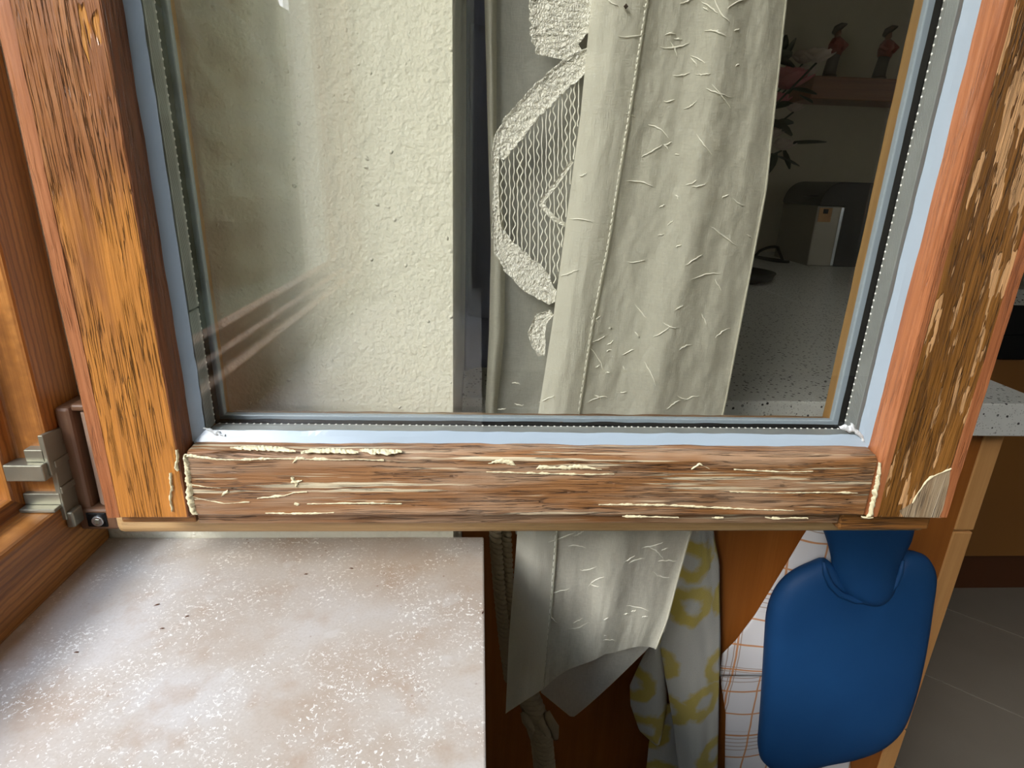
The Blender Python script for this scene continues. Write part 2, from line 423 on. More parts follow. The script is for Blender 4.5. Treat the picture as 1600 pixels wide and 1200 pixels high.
t = NT('floral_terry'); v = t.coord('UV')
vw = t.vmath('ADD', v, t.vmath('MULTIPLY', t.vmath('SUBTRACT', t.noise_c(v, 60, 3), (0.5, 0.5, 0.5)), (0.02, 0.02, 0.0)))
nd = t.n('TexVoronoi'); nd.voronoi_dimensions = '2D'; t.set(nd.inputs['Vector'], vw); nd.inputs['Scale'].default_value = 11; nd.inputs['Randomness'].default_value = 0.55
ring = t.math('MULTIPLY', t.step(nd.outputs['Distance'], 0.42, 0.34), t.step(nd.outputs['Distance'], 0.10, 0.2))
pile = t.noise(v, 900, 3)
M['terry'] = t.principled(t.mix(t.math('MULTIPLY', ring, 0.9), t.mix(pile, lin(205, 203, 196), lin(232, 230, 222)), lin(214, 190, 66)), 0.95, 0, t.bump(pile, 0.8, 0.002), 0.1, sheen=0.3)

t = NT('checked_cotton'); v = t.coord('UV')
spx = t.n('SeparateXYZ'); t.set(spx.inputs[0], t.vmath('ADD', v, t.vmath('MULTIPLY', t.vmath('SUBTRACT', t.noise_c(v, 14, 2), (0.5, 0.5, 0.5)), (0.008, 0.008, 0.0))))
def lines(co, period, width, off=0.0):
    fr = t.math('FRACT', t.math('ADD', t.math('DIVIDE', co, period), off))
    return t.step(t.math('ABSOLUTE', t.math('SUBTRACT', fr, 0.5)), width / period, width / period * 0.6)
def band(co):
    fr = t.math('FRACT', t.math('DIVIDE', co, 0.15))
    g = t.math('MULTIPLY', t.step(fr, 0.60, 0.61), t.step(fr, 0.90, 0.89))
    return t.math('MULTIPLY', g, lines(co, 0.0085, 0.0011))
uu, vv2 = spx.outputs[0], spx.outputs[1]
o_l = t.math('MAXIMUM', t.math('MAXIMUM', lines(uu, 0.05, 0.0019), lines(vv2, 0.05, 0.0019)), 0.0)
b_l = t.math('MAXIMUM', band(uu), band(vv2))
c = t.mix(t.math('MULTIPLY', b_l, 0.75), lin(232, 230, 234), lin(176, 146, 128))
c = t.mix(t.math('MULTIPLY', o_l, 0.85), c, lin(214, 140, 72))
M['check'] = t.principled(c, 0.9, 0, t.bump(t.noise(v, 600, 2), 0.2, 0.001), 0.1)
M['pink'] = plain('pink_petal', lin(206, 120, 128), 0.7, vary=0.2)
M['white_petal'] = plain('white_petal', lin(222, 206, 196), 0.7, vary=0.1)
M['leaf'] = plain('dark_leaf', lin(44, 58, 40), 0.6, vary=0.3)
M['vase'] = plain('ceramic_vase', lin(150, 150, 148), 0.3)
M['fig_red'] = plain('figurine_red', lin(150, 58, 48), 0.4, vary=0.2)
M['fig_dark'] = plain('figurine_dark', lin(60, 44, 34), 0.4)
M['fig_grey'] = plain('figurine_grey', lin(96, 92, 88), 0.5, vary=0.2)
M['fig_skin'] = plain('figurine_face', lin(150, 110, 88), 0.5)

# ---------------------------------------------------------------- the room
WX = -0.021          # room face of the window wall
XE = -0.50           # outside face
RY = 0.484           # plastered far reveal
NY = -0.95           # near reveal
ZS = 0.852           # sill top
FZ = -0.25           # floor level
ZT = 2.20            # lintel
FX = -0.333          # room face of the window frame
mb = MB()
mb.box(XE, WX, RY, 2.70, FZ - 0.006, 2.55)
wall_win = tag(mb.build('wall_window', M['plaster']), 'rough white plaster wall with the window reveal', kind='structure')
tag(MB().box(XE, WX, -3.6, NY, FZ - 0.006, 2.55).build('wall_window_near', M['plaster']), kind='structure')
tag(MB().box(XE, WX, NY, RY, ZT, 2.55).build('wall_lintel', M['plaster']), kind='structure')
tag(MB().box(XE, WX, NY, RY, FZ - 0.006, ZS - 0.0305).build('wall_under_window', M['plaster']), kind='structure')
tag(MB().box(WX, 4.2, 2.60, 2.70, FZ - 0.006, 2.55).build('wall_back', M['wall_paint']), kind='structure')
b = MB()                                     # right wall with an added, unseen opening that lets in fill light
b.box(4.1, 4.2, -3.6, -2.2, FZ - 0.006, 2.55); b.box(4.1, 4.2, -1.2, 2.60, FZ - 0.006, 2.55)
b.box(4.1, 4.2, -2.2, -1.2, FZ - 0.006, 1.10); b.box(4.1, 4.2, -2.2, -1.2, 1.75, 2.55)
tag(b.build('wall_right', M['wall_paint']), kind='structure')
b = MB()  # frame of the added fill-light opening
for y0, y1, z0, z1 in ((-2.2, -2.14, 1.10, 1.75), (-1.26, -1.2, 1.10, 1.75), (-2.14, -1.26, 1.10, 1.16), (-2.14, -1.26, 1.69, 1.75)):
    b.box(4.13, 4.18, y0, y1, z0, z1)
fill_win = tag(b.build('fill_window', M['wall_paint']), kind='structure')
tag(MB().box(XE, 4.2, -3.7, -3.6, FZ - 0.006, 2.55).build('wall_front', M['wall_paint']), kind='structure')
tag(MB().box(XE, 4.2, -3.7, 2.70, 2.55, 2.65).build('ceiling', M['ceiling_paint']), kind='structure')
floor = tag(MB().box(XE, 4.2, -3.7, 2.70, FZ - 0.08, FZ - 0.006).build('floor', M['grout']), kind='structure')
tag(MB().box(-60, XE - 0.01, -60, 60, -1.2, -1.0).build('garden_ground', M['grass']), 'green lawn outside the window', 'lawn', kind='structure')
hedge = empty('garden_hedge', (-9, -6, -1.0), 'tall dark green garden hedge reflected in the window glass', 'hedge')
def fn_hd(u, v):
    y = -45 + 70 * u; z = -1.0 + 6.0 * math.sin(v * 1.45)
    d_ = 1.1 * mnoise.noise(Vector((y * 0.35, z * 0.5, 2))) + 0.5 * mnoise.noise(Vector((y * 1.1, z * 1.3, 6))) + 0.25 * mnoise.noise(Vector((y * 3, z * 3, 9)))
    return Vector((-4.6 - 1.2 * v * v + d_, y, z + 0.5 * mnoise.noise(Vector((y * 0.4, v, 4))) * v)), (u, v)
b = MB(); b.grid(fn_hd, 280, 26); b.build('foliage', M['hedge'], hedge, smooth=False, solid=0.3)
# diagonal floor tiles, each a tile of its own
TS = 0.42
d1 = Vector((at_z(1600, 1122, FZ) - at_z(1448, 1055, FZ))).normalized()
d2 = Vector((-d1.y, d1.x, 0)); P0 = at_z(1448, 1055, FZ) + d1 * 0.02
tm = None
hx = TS / 2 - 0.0024
for i in range(-3, 7):
    for j in range(-6, 7):
        c = P0 + d1 * (TS * (i + 0.35)) + d2 * (TS * (j + 0.5))
        if not (0.25 < c.x < 3.1 and -0.6 < c.y < 2.1): continue
        if tm is None:
            b = MB()
            vs = []
            for z, e in ((-0.006, 0), (-0.0004, 0), (0, 0.0004)):
                for a, q in ((-1, -1), (1, -1), (1, 1), (-1, 1)):
                    vs.append(d1 * ((hx - e) * a) + d2 * ((hx - e) * q) + Vector((0, 0, z)))
            b.add(vs, [(0, 1, 5, 4), (1, 2, 6, 5), (2, 3, 7, 6), (3, 0, 4, 7), (4, 5, 9, 8), (5, 6, 10, 9), (6, 7, 11, 10), (7, 4, 8, 11), (8, 9, 10, 11)])
            o = b.build('floor_tile', M['tile'], floor); tm = o
        else:
            o = tm.copy(); C.objects.link(o)
        o.location = (c.x, c.y, FZ)

# stone sill
sill = tag(MB().box(FX - 0.02, 0.008, NY + 0.002, RY - 0.0005, ZS - 0.03, ZS).build('window_sill', M['stone'], bevel=0.0015),
           'polished beige limestone window sill with white flecks below the open sash', 'window sill')

b = MB()                                     # crumbs of dirt lying on the stone
for x, y, l, a in ((549, 888, 0.0034, 0.1), (478, 897, 0.003, 0.2), (245, 945, 0.0044, 0.6), (253, 982, 0.003, 0.3), (292, 963, 0.003, 0.7), (754, 957, 0.0035, 1.2), (119, 1019, 0.003, 0.2)):
    p = at_z(x, y, ZS + 0.0006); d_ = Vector((math.cos(a), math.sin(a), 0)) * l / 2
    b.tube([p - d_, p - d_ * 0.3 + Vector((0, 0.0003, 0)), p + d_ * 0.4, p + d_], [0.0001, 0.0004, 0.0005, 0.0001], 6)
tag(b.build('dirt_crumbs', M['plinth'], sill, smooth=True), kind='stuff')

# ---------------------------------------------------------------- fixed window frame
frame = empty('window_1', (FX, RY, ZS), kind='structure')
JY = 0.4375; RZ = 0.9125
steps = [(FX, 0.0), (FX - 0.026, 0.0), (FX - 0.028, 0.013), (FX - 0.046, 0.013), (FX - 0.050, 0.008), (FX - 0.056, 0.008), (FX - 0.058, 0.03), (FX - 0.085, 0.03)]
prof = [(x, JY - s) for x, s in steps] + [(FX - 0.085, RY + 0.03), (FX, RY + 0.0)]
MB().prism(prof, 'z', RZ - 0.0, ZT, 1).build('jamb', M['jamb'], frame, bevel=0.0025)
prof = [(x, RZ + s) for x, s in steps] + [(FX - 0.085, ZS - 0.03), (FX, ZS)]
MB().prism(prof, 'y', NY, RY, 1).build('bottom_rail', M['jamb_rail'], frame, bevel=0.003)
prof = [(x, NY + 0.05 + s) for x, s in steps] + [(FX - 0.085, NY), (FX, NY)]
MB().prism(prof, 'z', RZ, ZT, 1).build('jamb', M['jamb'], frame, bevel=0.0025)
MB().box(FX - 0.085, FX, NY, RY, ZT - 0.06, ZT).build('head_rail', M['jamb_rail'], frame, bevel=0.003)

# ---------------------------------------------------------------- open sash
SY = 0.38            # weathered outer face
XL, XR = -0.263, 0.365
ZB = 0.9375; ZTOP = 2.10
GL, GR, GB = -0.2025, 0.2985, 0.990     # daylight opening of the outer face
sash = empty('casement', (XL, SY + 0.07, ZB),
             'open wooden window sash with weathered flaking frame and double glazing', 'window')
GT = ZTOP - 0.055
# stiles: face, rebate side and inner bead in one profile
profL = [(XL, SY + 0.003), (XL + 0.003, SY), (GL - 0.003, SY), (GL, SY + 0.004), (GL + 0.0022, SY + 0.018), (GL + 0.0022, SY + 0.0478), (-0.1925, SY + 0.048), (-0.1925, SY + 0.054), (-0.1968, SY + 0.0695), (XL, SY + 0.0695)]
profR = [(XR, SY + 0.003), (XR - 0.003, SY), (GR + 0.0085, SY), (GR + 0.003, SY), (GR, SY + 0.004), (GR - 0.0018, SY + 0.018), (GR - 0.0018, SY + 0.0478), (0.2872, SY + 0.048), (0.2872, SY + 0.054), (0.2915, SY + 0.0695), (XR, SY + 0.0695)]
def wob(amp, f):
    return lambda i, a: (amp * mnoise.noise(Vector((i * 7.3, a * f, 1.7))), amp * mnoise.noise(Vector((i * 3.1, a * f, 8.2))))
stile_l = MB().prism(profL, 'z', ZB, ZTOP, 160, wob(0.0004, 60)).build('stile', M['stile_l'], sash, bevel=0.0006, seg=1)
stile_r = MB().prism(profR, 'z', ZB, ZTOP, 160, wob(0.0004, 60)).build('stile', M['stile_r'], sash, bevel=0.0006, seg=1)
for o, idx, matn in ((stile_l, (3, 4, 2), 'shaded_edge'), (stile_r, (3, 4, 2), 'orange_edge')):
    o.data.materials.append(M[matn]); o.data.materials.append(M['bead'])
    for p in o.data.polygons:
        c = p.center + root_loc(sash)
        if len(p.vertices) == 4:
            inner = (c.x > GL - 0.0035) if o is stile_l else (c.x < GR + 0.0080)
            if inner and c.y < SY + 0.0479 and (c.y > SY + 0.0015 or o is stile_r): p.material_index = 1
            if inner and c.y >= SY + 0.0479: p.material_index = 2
# varnish survives as a smooth orange stripe along the outer arrises of the stiles
for (x0, x1) in ((XL - 0.0004, XL + 0.0105), (XR - 0.0105, XR + 0.0004)):
    pr = [(x0, SY + 0.068), (x0, SY + 0.003), (x0 + 0.003 if x0 < 0 else x0, SY - 0.0005), (x1 if x0 < 0 else x1 - 0.003, SY - 0.0005), (x1, SY + 0.003), (x1, SY + 0.068)]
    if x0 < 0: pr = [(x0, SY + 0.068), (x0, SY + 0.003), (x0 + 0.003, SY - 0.0009), (x1, SY - 0.0003), (x1, SY + 0.01), (x1 - 0.003, SY + 0.068)]
    else: pr = [(x1, SY + 0.068), (x1, SY + 0.003), (x1 - 0.003, SY - 0.0009), (x0, SY - 0.0003), (x0, SY + 0.01), (x0 + 0.003, SY + 0.068)]
    MB().prism(pr, 'z', ZB + 0.0004, ZTOP, 120, wob(0.0004, 50)).build('arris_band', M['orange_edge'], sash)
# bottom rail between the stiles, a hair proud, ends rounded
profB = [(SY + 0.0025, ZB), (SY - 0.0006, ZB + 0.003), (SY - 0.0006, GB - 0.004), (SY + 0.0025, GB - 0.0006), (SY + 0.018, GB + 0.001), (SY + 0.0478, GB + 0.001), (SY + 0.048, 0.9970), (SY + 0.054, 0.9970), (SY + 0.0695, 0.9925), (SY + 0.0695, ZB)]
MB().prism(profB, 'x', GL + 0.0026, GR - 0.0024, 160, wob(0.0009, 55)).build('rail', M['rail'], sash, bevel=0.0012)
MB().box(GL, GR, SY, SY + 0.07, GT, ZTOP).build('rail', M['rail'], sash, bevel=0.002)
# set-back lips below the face
MB().box(XL + 0.003, GL - 0.004, SY + 0.012, SY + 0.045, 0.9255, ZB).build('lower_lip', M['lip2'], sash, bevel=0.0015)
MB().box(GL - 0.003, GR - 0.012, SY + 0.012, SY + 0.045, 0.9245, ZB).build('lower_lip', M['rail'], sash, bevel=0.0015)
MB().box(GR - 0.011, XR - 0.003, SY + 0.012, SY + 0.045, 0.9185, ZB).build('lower_lip', M['lip2'], sash, bevel=0.0015)
pr = []
x0, x1, z0 = -0.289, 0.393, 0.8930
MB().box(x0, x1, SY + 0.046, SY + 0.069, z0, 0.93).build('overlap_lip', M['lip'], sash, bevel=0.006, seg=3)
MB().box(x0, XL + 0.001, SY + 0.046, SY + 0.069, 0.929, ZTOP).build('overlap_lip', M['orange_edge'], sash, bevel=0.004)
MB().box(XR - 0.001, x1, SY + 0.046, SY + 0.069, 0.929, ZTOP).build('overlap_lip', M['orange_edge'], sash, bevel=0.004)

# glazing
def ring_frame(mb_, xa, xb, za, zb, d, y0, y1, jit=0.0):
    """four-sided strip of width d inward of the rectangle"""
    n = 90
    def seg(p0, p1, inx, inz):
        vs = []
        for i in range(n + 1):
            t_ = i / n
            x = p0[0] + (p1[0] - p0[0]) * t_; z = p0[1] + (p1[1] - p0[1]) * t_
            dd = d * (1 + jit * mnoise.noise(Vector((x * 45, z * 45, inx * 3 + inz))))
            m_ = d * min(1, 0)
            vs += [(x, y0, z), (x + inx * dd, y0, z + inz * dd), (x + inx * dd, y1, z + inz * dd), (x, y1, z)]
        fs = []
        for i in range(n):
            a = i * 4; b = a + 4
            for k in range(4):
                fs.append((a + k, a + (k + 1) % 4, b + (k + 1) % 4, b + k))
        fs += [(3, 2, 1, 0), tuple(n * 4 + k for k in range(4))]
        return vs, fs
    for p0, p1, ix, iz in (((xa, za), (xa, zb), 1, 0), ((xb, za), (xb, zb), -1, 0), ((xa, za), (xb, za), 0, 1), ((xa, zb), (xb, zb), 0, -1)):
        mb_.add(*seg(p0, p1, ix, iz))
    return mb_
SLx, SRx, SBz = GL + 0.0022, GR - 0.0018, GB + 0.001
def bead(xa, xb, za, zb, wd, y0, y1, name, mat):
    """sealant strips: four separate wedge-shaped beads"""
    n = 100
    for p0, p1, ix, iz in (((xa, za), (xa, zb), 1, 0), ((xb, za), (xb, zb), -1, 0), ((xa, za), (xb, za), 0, 1), ((xa, zb), (xb, zb), 0, -1)):
        vs = []; fs = []
        for i in range(n + 1):
            t_ = i / n
            x = p0[0] + (p1[0] - p0[0]) * t_; z = p0[1] + (p1[1] - p0[1]) * t_
            k = 1 + 0.12 * mnoise.noise(Vector((x * 60, z * 60, ix * 3 + iz + 5)))
            o1 = 0.0016 * mnoise.noise(Vector((x * 25, z * 25, 3.3)))
            q = [(-0.002, y1), (-0.001, y0 - 0.0012 + o1 * 0.4), (wd * 0.5, y0 + (y1 - y0) * 0.35), (wd * k, y1 - 0.0003), (wd * k, y1)]
            vs += [(x + ix * a, y, z + iz * a) for a, y in q]
        m_ = 5
        for i in range(n):
            for k in range(m_):
                fs.append((i * m_ + k, i * m_ + (k + 1) % m_, (i + 1) * m_ + (k + 1) % m_, (i + 1) * m_ + k))
        fs += [tuple(range(m_))[::-1], tuple(n * m_ + k for k in range(m_))]
        MB().add(vs, fs).build(name, mat, sash, smooth=False)
bead(SLx, SRx, SBz, GT, 0.0072, SY + 0.0150, SY + 0.0188, 'sealant_bead', M['silicone'])
MB().box(SLx - 0.001, SRx + 0.001, SY + 0.019, SY + 0.0225, SBz - 0.0008, GT + 0.004).build('glass_pane', M['glass'], sash)
MB().box(SLx - 0.001, SRx + 0.001, SY + 0.0436, SY + 0.0474, SBz - 0.0008, GT + 0.004).build('glass_pane', M['glass'], sash)
IX0, IX1, IZ0 = -0.1940, 0.2892, 0.9955
ya, yb = SY + 0.0227, SY + 0.0370
brk = 1.083
for nm, b in (('l1', (IX0 - 0.007, IX0, ya, yb, IZ0, brk - 0.0006)), ('l2', (IX0 - 0.007, IX0 + 0.0004, ya, yb, brk + 0.0006, GT)),
              ('r', (IX1, IX1 + 0.007, ya, yb, IZ0, GT)), ('b', (IX0 + 0.001, IX1 - 0.001, ya, yb, IZ0 - 0.007, IZ0)), ('t', (IX0, IX1, ya, yb, GT - 0.004, GT))):
    s = MB().box(*b)
    # fine ribs along the bar
    sp_ = s.build('spacer_bar', M['spacer'], sash, bevel=0.0006)
    if nm in ('l1', 'l2', 'r', 'b'):
        ribs = MB()
        for k in range(8):
            y = ya + 0.0012 + k * 0.0012
            if nm[0] == 'l': ribs.box(b[1] - 0.0002, b[1] + 0.0002, y, y + 0.0005, b[4], b[5])
            elif nm == 'r': ribs.box(b[0] - 0.0002, b[0] + 0.0002, y, y + 0.0005, b[4], b[5])
            else: ribs.box(b[0], b[1], y, y + 0.0005, b[5] - 0.0002, b[5] + 0.0002)
        tag(ribs.build('rib_lines', M['spacer'], sp_), kind='stuff')
        dots = MB(); yd = yb - 0.0015; pitch = 0.0050
        if nm == 'b': n = int((b[1] - b[0]) / pitch)
        else: n = int((b[5] - b[4]) / pitch)
        for k in range(n):
            a = (b[0] if nm == 'b' else b[4]) + (k + 0.5) * pitch; r = 0.0010
            if nm == 'b': cc = [(a + r * math.cos(q), yd + r * math.sin(q), b[5] + 0.0003) for q in [i * math.pi / 3 for i in range(6)]]; tip = (a, yd, b[5] + 0.0009)
            elif nm == 'r': cc = [(b[0] - 0.0003, yd + r * math.cos(q), a + r * math.sin(q)) for q in [i * math.pi / 3 for i in range(6)]]; tip = (b[0] - 0.0009, yd, a)
            else: cc = [(b[1] + 0.0003, yd + r * math.cos(q), a + r * math.sin(q)) for q in [i * math.pi / 3 for i in range(6)]]; tip = (b[1] + 0.0009, yd, a)
            dots.add(cc + [tip], [(i, (i + 1) % 6, 6) for i in range(6)])
        tag(dots.build('perforation', M['hole'], sp_), kind='stuff')
# black butyl line, uneven, between spacer and inner pane
n = 140
def butyl(p0, p1, ix, iz, name='butyl_seal'):
    vs = []; fs = []
    for i in range(n + 1):
        t_ = i / n
        x = p0[0] + (p1[0] - p0[0]) * t_; z = p0[1] + (p1[1] - p0[1]) * t_
        k = 0.0012 * max(0, mnoise.noise(Vector((x * 35, z * 35, 2.0)))) + 0.0004
        for a, y in ((-0.006, yb + 0.0001), (k, yb + 0.0001), (k, SY + 0.0435), (-0.006, SY + 0.0435)):
            vs.append((x + ix * a, y, z + iz * a))
    for i in range(n):
        for q in range(4): fs.append((i * 4 + q, i * 4 + (q + 1) % 4, i * 4 + 4 + (q + 1) % 4, i * 4 + 4 + q))
    fs += [(3, 2, 1, 0), tuple(n * 4 + q for q in range(4))]
    MB().add(vs, fs).build(name, M['butyl'], sash)
butyl((IX0, IZ0), (IX0, GT), 1, 0); butyl((IX1, IZ0), (IX1, GT), -1, 0); butyl((IX0, IZ0), (IX1, IZ0), 0, 1)
# inner sealant strips behind the inner pane
MB().box(-0.1990, -0.1915, SY + 0.0475, SY + 0.0530, 0.9970, GT).build('inner_sealant', M['silicone'], sash, bevel=0.001)
MB().box(0.2866, 0.2940, SY + 0.0475, SY + 0.0530, 0.9970, GT).build('inner_sealant', M['silicone'], sash, bevel=0.001)
MB().box(-0.1990, 0.2940, SY + 0.0475, SY + 0.0530, 0.9915, 0.9980).build('inner_sealant', M['silicone'], sash, bevel=0.001)

# cream filler: lumpy smears on face, joints and top edge of the rail
def smear(pts, place, thick=0.0012, step=1.2, seed=0, ragged=0.5, name='filler_smear'):
    """pts: (px,py,halfwidth) along a stroke; place(px,py) -> (point, outward normal)"""
    rows = []
    L = []
    for a, b in zip(pts, pts[1:]):
        d = math.hypot(b[0] - a[0], b[1] - a[1]); k = max(1, int(d / step))
        for i in range(k): L.append([a[q] + (b[q] - a[q]) * i / k for q in range(3)])
    L.append(list(pts[-1]))
    vs = []; W = 6
    for i, (x, y, hw) in enumerate(L):
        x2, y2, _ = L[min(i + 1, len(L) - 1)]; x1, y1, _ = L[max(i - 1, 0)]
        dx, dy = x2 - x1, y2 - y1; l = math.hypot(dx, dy) or 1
        nx, ny = -dy / l, dx / l
        for k in range(W + 1):
            s_ = k / W * 2 - 1
            e = max(0.05, 0.85 + ragged * mnoise.noise(Vector((x * 0.14, y * 0.14, seed + (1 if s_ > 0 else -1) * 3))) + 0.45 * mnoise.noise(Vector((x * 0.27, y * 0.27, seed * 2 + (1 if s_ > 0 else -1) * 7))))
            if hw < 1.7: e *= max(0.08, min(1.5, 0.75 + 2.6 * mnoise.noise(Vector((x * 0.07, y * 0.07, seed * 1.3)))))
            p, nr = place(x + nx * s_ * hw * e, y + ny * s_ * hw * e)
            prof_ = (1 - s_ * s_)
            h_ = thick * prof_ * (0.7 + 0.9 * mnoise.noise(Vector((x * 0.3, y * 0.3 + s_ * 2, seed)))) - (0.0004 if abs(s_) == 1 else 0) + 0.00035
            vs.append(p + nr * h_)
    fs = [(i * (W + 1) + k, i * (W + 1) + k + 1, (i + 1) * (W + 1) + k + 1, (i + 1) * (W + 1) + k) for i in range(len(L) - 1) for k in range(W)]
    return MB().add(vs, fs).build(name, M['filler'], sash, smooth=True)
face = lambda x, y: (at(x, y, SY - 0.0006), Vector((0, -1, 0)))
top = lambda x, y: (at_z(x, y, GB + 0.0002), Vector((0, -0.2, 1)))
smear([(289, 710, 3), (291, 722, 5), (294, 745, 5), (297, 770, 6), (299, 790, 6), (303, 800, 4), (310, 802, 1)], face, 0.0022, seed=1)
smear([(288, 711, 3), (310, 714, 2.2), (340, 717, 1.8), (380, 718, 1.6), (430, 716, 1.3), (480, 717, 1.6), (530, 718, 1.4), (560, 717, 1.0), (600, 719, 1.0)], face, 0.001, seed=2)
smear([(360, 701, 0.5), (385, 700, 3.5), (410, 700, 4.2), (440, 702, 3.8), (462, 706, 1)], top, 0.0012, seed=3)
smear([(470, 708, 1), (490, 704, 3.2), (520, 704, 4), (550, 706, 3), (560, 708, 1)], top, 0.0012, seed=4)
smear([(562, 704, 1), (578, 705, 4.6), (605, 706, 5), (628, 706, 1)], top, 0.0013, seed=5)
smear([(1374, 722, 2), (1372, 745, 3.5), (1369, 765, 4.5), (1364, 785, 4.5), (1360, 803, 4), (1354, 808, 2)], face, 0.002, seed=6)
smear([(1345, 808, 1), (1356, 809, 1.6), (1364, 808, 1)], face, 0.001, seed=7)
smear([(266, 738, 2), (268, 760, 2.6), (266, 780, 2.4), (270, 798, 2)], face, 0.0012, seed=8, ragged=0.8)
smear([(276, 702, 2), (278, 716, 3.5), (275, 730, 2.5), (279, 735, 2)], face, 0.0014, seed=9, ragged=0.9)
smear([(455, 745, 2), (459, 750, 3.2), (464, 755, 3), (463, 760, 1)], face, 0.0014, seed=10)
smear([(455, 753, 1), (466, 752, 2.2), (472, 750, 0.5)], face, 0.0014, seed=11)
smear([(458, 723, 1), (464, 716, 3), (472, 716, 3), (476, 717, 1)], face, 0.001, seed=12)
smear([(346, 775, 1), (351, 770, 3), (356, 768, 2.5), (357, 765, 0.6)], face, 0.0014, seed=13)
smear([(402, 778, 0.6), (425, 776, 1.4), (445, 774, 1.4), (460, 769, 0.8), (480, 768, 0.5)], face, 0.0009, seed=14)
smear([(460, 786, 0.8), (464, 788, 2.2), (468, 787, 0.6)], face, 0.001, seed=15)
smear([(480, 787, 0.4), (540, 786, 0.9), (600, 786, 0.8), (628, 787, 0.5)], face, 0.0007, seed=16)
smear([(415, 801, 0.5), (450, 802, 1.2), (490, 802, 1.3), (522, 800, 0.5)], face, 0.0009, seed=17)
smear([(763, 724, 0.6), (775, 721, 3), (785, 720, 4.2), (800, 724, 3.4), (806, 727, 0.6)], face, 0.0008, seed=18)
smear([(838, 732, 0.6), (843, 730, 4), (870, 731, 2), (905, 729, 4.2), (930, 732, 1.8), (940, 733, 0.5)], face, 0.0008, seed=19, ragged=0.8)
smear([(760, 737, 0.8), (800, 738, 1.2), (860, 740, 1.5), (920, 741, 1.2), (960, 740, 0.5)], face, 0.0007, seed=20)
smear([(935, 788, 0.5), (985, 788, 1.3), (1040, 789, 1.3), (1100, 792, 1.2), (1160, 795, 1.2), (1240, 797, 0.6)], face, 0.0008, seed=21)
smear([(972, 806, 0.5), (980, 807, 2.6), (1010, 807, 1.0), (1060, 808, 0.6)], face, 0.0008, seed=22)
smear([(1112, 808, 0.6), (1120, 809, 2.6), (1130, 808, 0.6)], face, 0.0008, seed=23)
smear([(1195, 808, 0.5), (1210, 810, 2.2), (1230, 809, 1.0), (1262, 809, 0.5)], face, 0.0008, seed=24)
smear([(1080, 733, 0.4), (1093, 725, 2.2), (1108, 732, 0.5)], face, 0.0006, seed=25)
smear([(1146, 733, 0.5), (1180, 735, 1.1), (1220, 737, 1.2), (1270, 736, 0.4)], face, 0.0007, seed=26)
smear([(1140, 768, 0.4), (1220, 770, 0.8), (1290, 769, 1.0), (1336, 770, 1.3), (1340, 770, 0.4)], face, 0.0006, seed=27)
smear([(300, 757, 0.4), (318, 760, 0.9), (345, 762, 0.4)], face, 0.0006, seed=28)
smear([(300, 775, 0.5), (318, 780, 1.2), (350, 786, 0.8), (390, 784, 0.4)], face, 0.0006, seed=29)
pane = lambda x, y: (at(x, y, SY + 0.0165), Vector((0, -1, 0)))
M['white_sealant'] = plain('white_sealant', lin(214, 218, 222), 0.5, bump=0.6, bscale=300)
for k, st_ in enumerate(([(1311, 669, 2), (1320, 668, 5), (1332, 672, 6), (1342, 677, 4), (1348, 688, 3)], [(1330, 660, 1), (1333, 668, 4), (1338, 676, 4), (1344, 680, 2)], [(318, 668, 1), (330, 672, 3), (340, 677, 3), (352, 680, 1)])):
    o = smear(st_, pane, 0.0014, seed=40 + k, ragged=0.9, name='sealant_smear'); o.data.materials[0] = M['white_sealant']
# grey-white scraped patch on the foot of the right stile
M['scrape'] = wood('scraped_patch', 'z', lin(120, 92, 62), lin(162, 140, 112), lin(190, 172, 148), crack=0.3, rough=0.6, bump=0.8, seed=14)
vs = [(1485, 733), (1462, 742), (1446, 753), (1433, 772), (1425, 786), (1405, 798), (1412, 808), (1470, 809), (1476, 785), (1483, 755)]
b = MB(); b.add([at(x, y, SY - 0.0006) for x, y in vs], [tuple(range(len(vs)))])
b.build('scraped_patch', M['scrape'], sash)
smear([(1425, 786, 0.6), (1433, 771, 1.2), (1446, 753, 1.4), (1456, 745, 1.4), (1463, 741, 1.5), (1474, 737, 1.3), (1486, 732, 0.6)], face, 0.0007, seed=30, ragged=0.9)

# ---------------------------------------------------------------- hinge
hinge = frame
b = MB()
pts = [(0.4300, 0.978), (0.4545, 0.9755), (0.4580, 0.985), (0.4700, 0.985), (0.4700, 0.893), (0.4480, 0.893), (0.4335, 0.902), (0.4345, 0.944), (0.4300, 0.944), (0.4300, 0.957)]
b.prism(pts, 'x', FX - 0.001, FX + 0.0030)
pl = b.build('hinge_plate', M['steel'], hinge, bevel=0.0006)
for z in (0.948, 0.925):
    MB().box(FX + 0.0025, FX + 0.0042, 0.4345, 0.456, z, z + 0.006).build('bracket_rib', M['steel'], pl, bevel=0.0006)
MB().box(FX + 0.0025, FX + 0.0038, 0.4520, 0.4530, 0.90, 0.976).build('bracket_rib', M['steel'], pl, bevel=0.0003)
MB().box(FX - 0.028, FX + 0.001, 0.4245, JY + 0.004, 0.9415, 0.9555).build('bracket_tab', M['steel'], pl, bevel=0.001)
MB().box(FX - 0.014, FX + 0.001, 0.4300, JY + 0.004, 0.9555, 0.9660).build('bracket_tab', M['steel'], pl, bevel=0.0008)
MB().box(FX - 0.026, FX + 0.001, 0.4260, JY + 0.004, 0.9130, 0.9160).build('bracket_tab', M['steel'], pl, bevel=0.0006)
MB().box(FX - 0.026, FX + 0.002, 0.4335, JY + 0.004, 0.9160, 0.9260).build('bracket_tab', M['steel'], pl, bevel=0.0006)
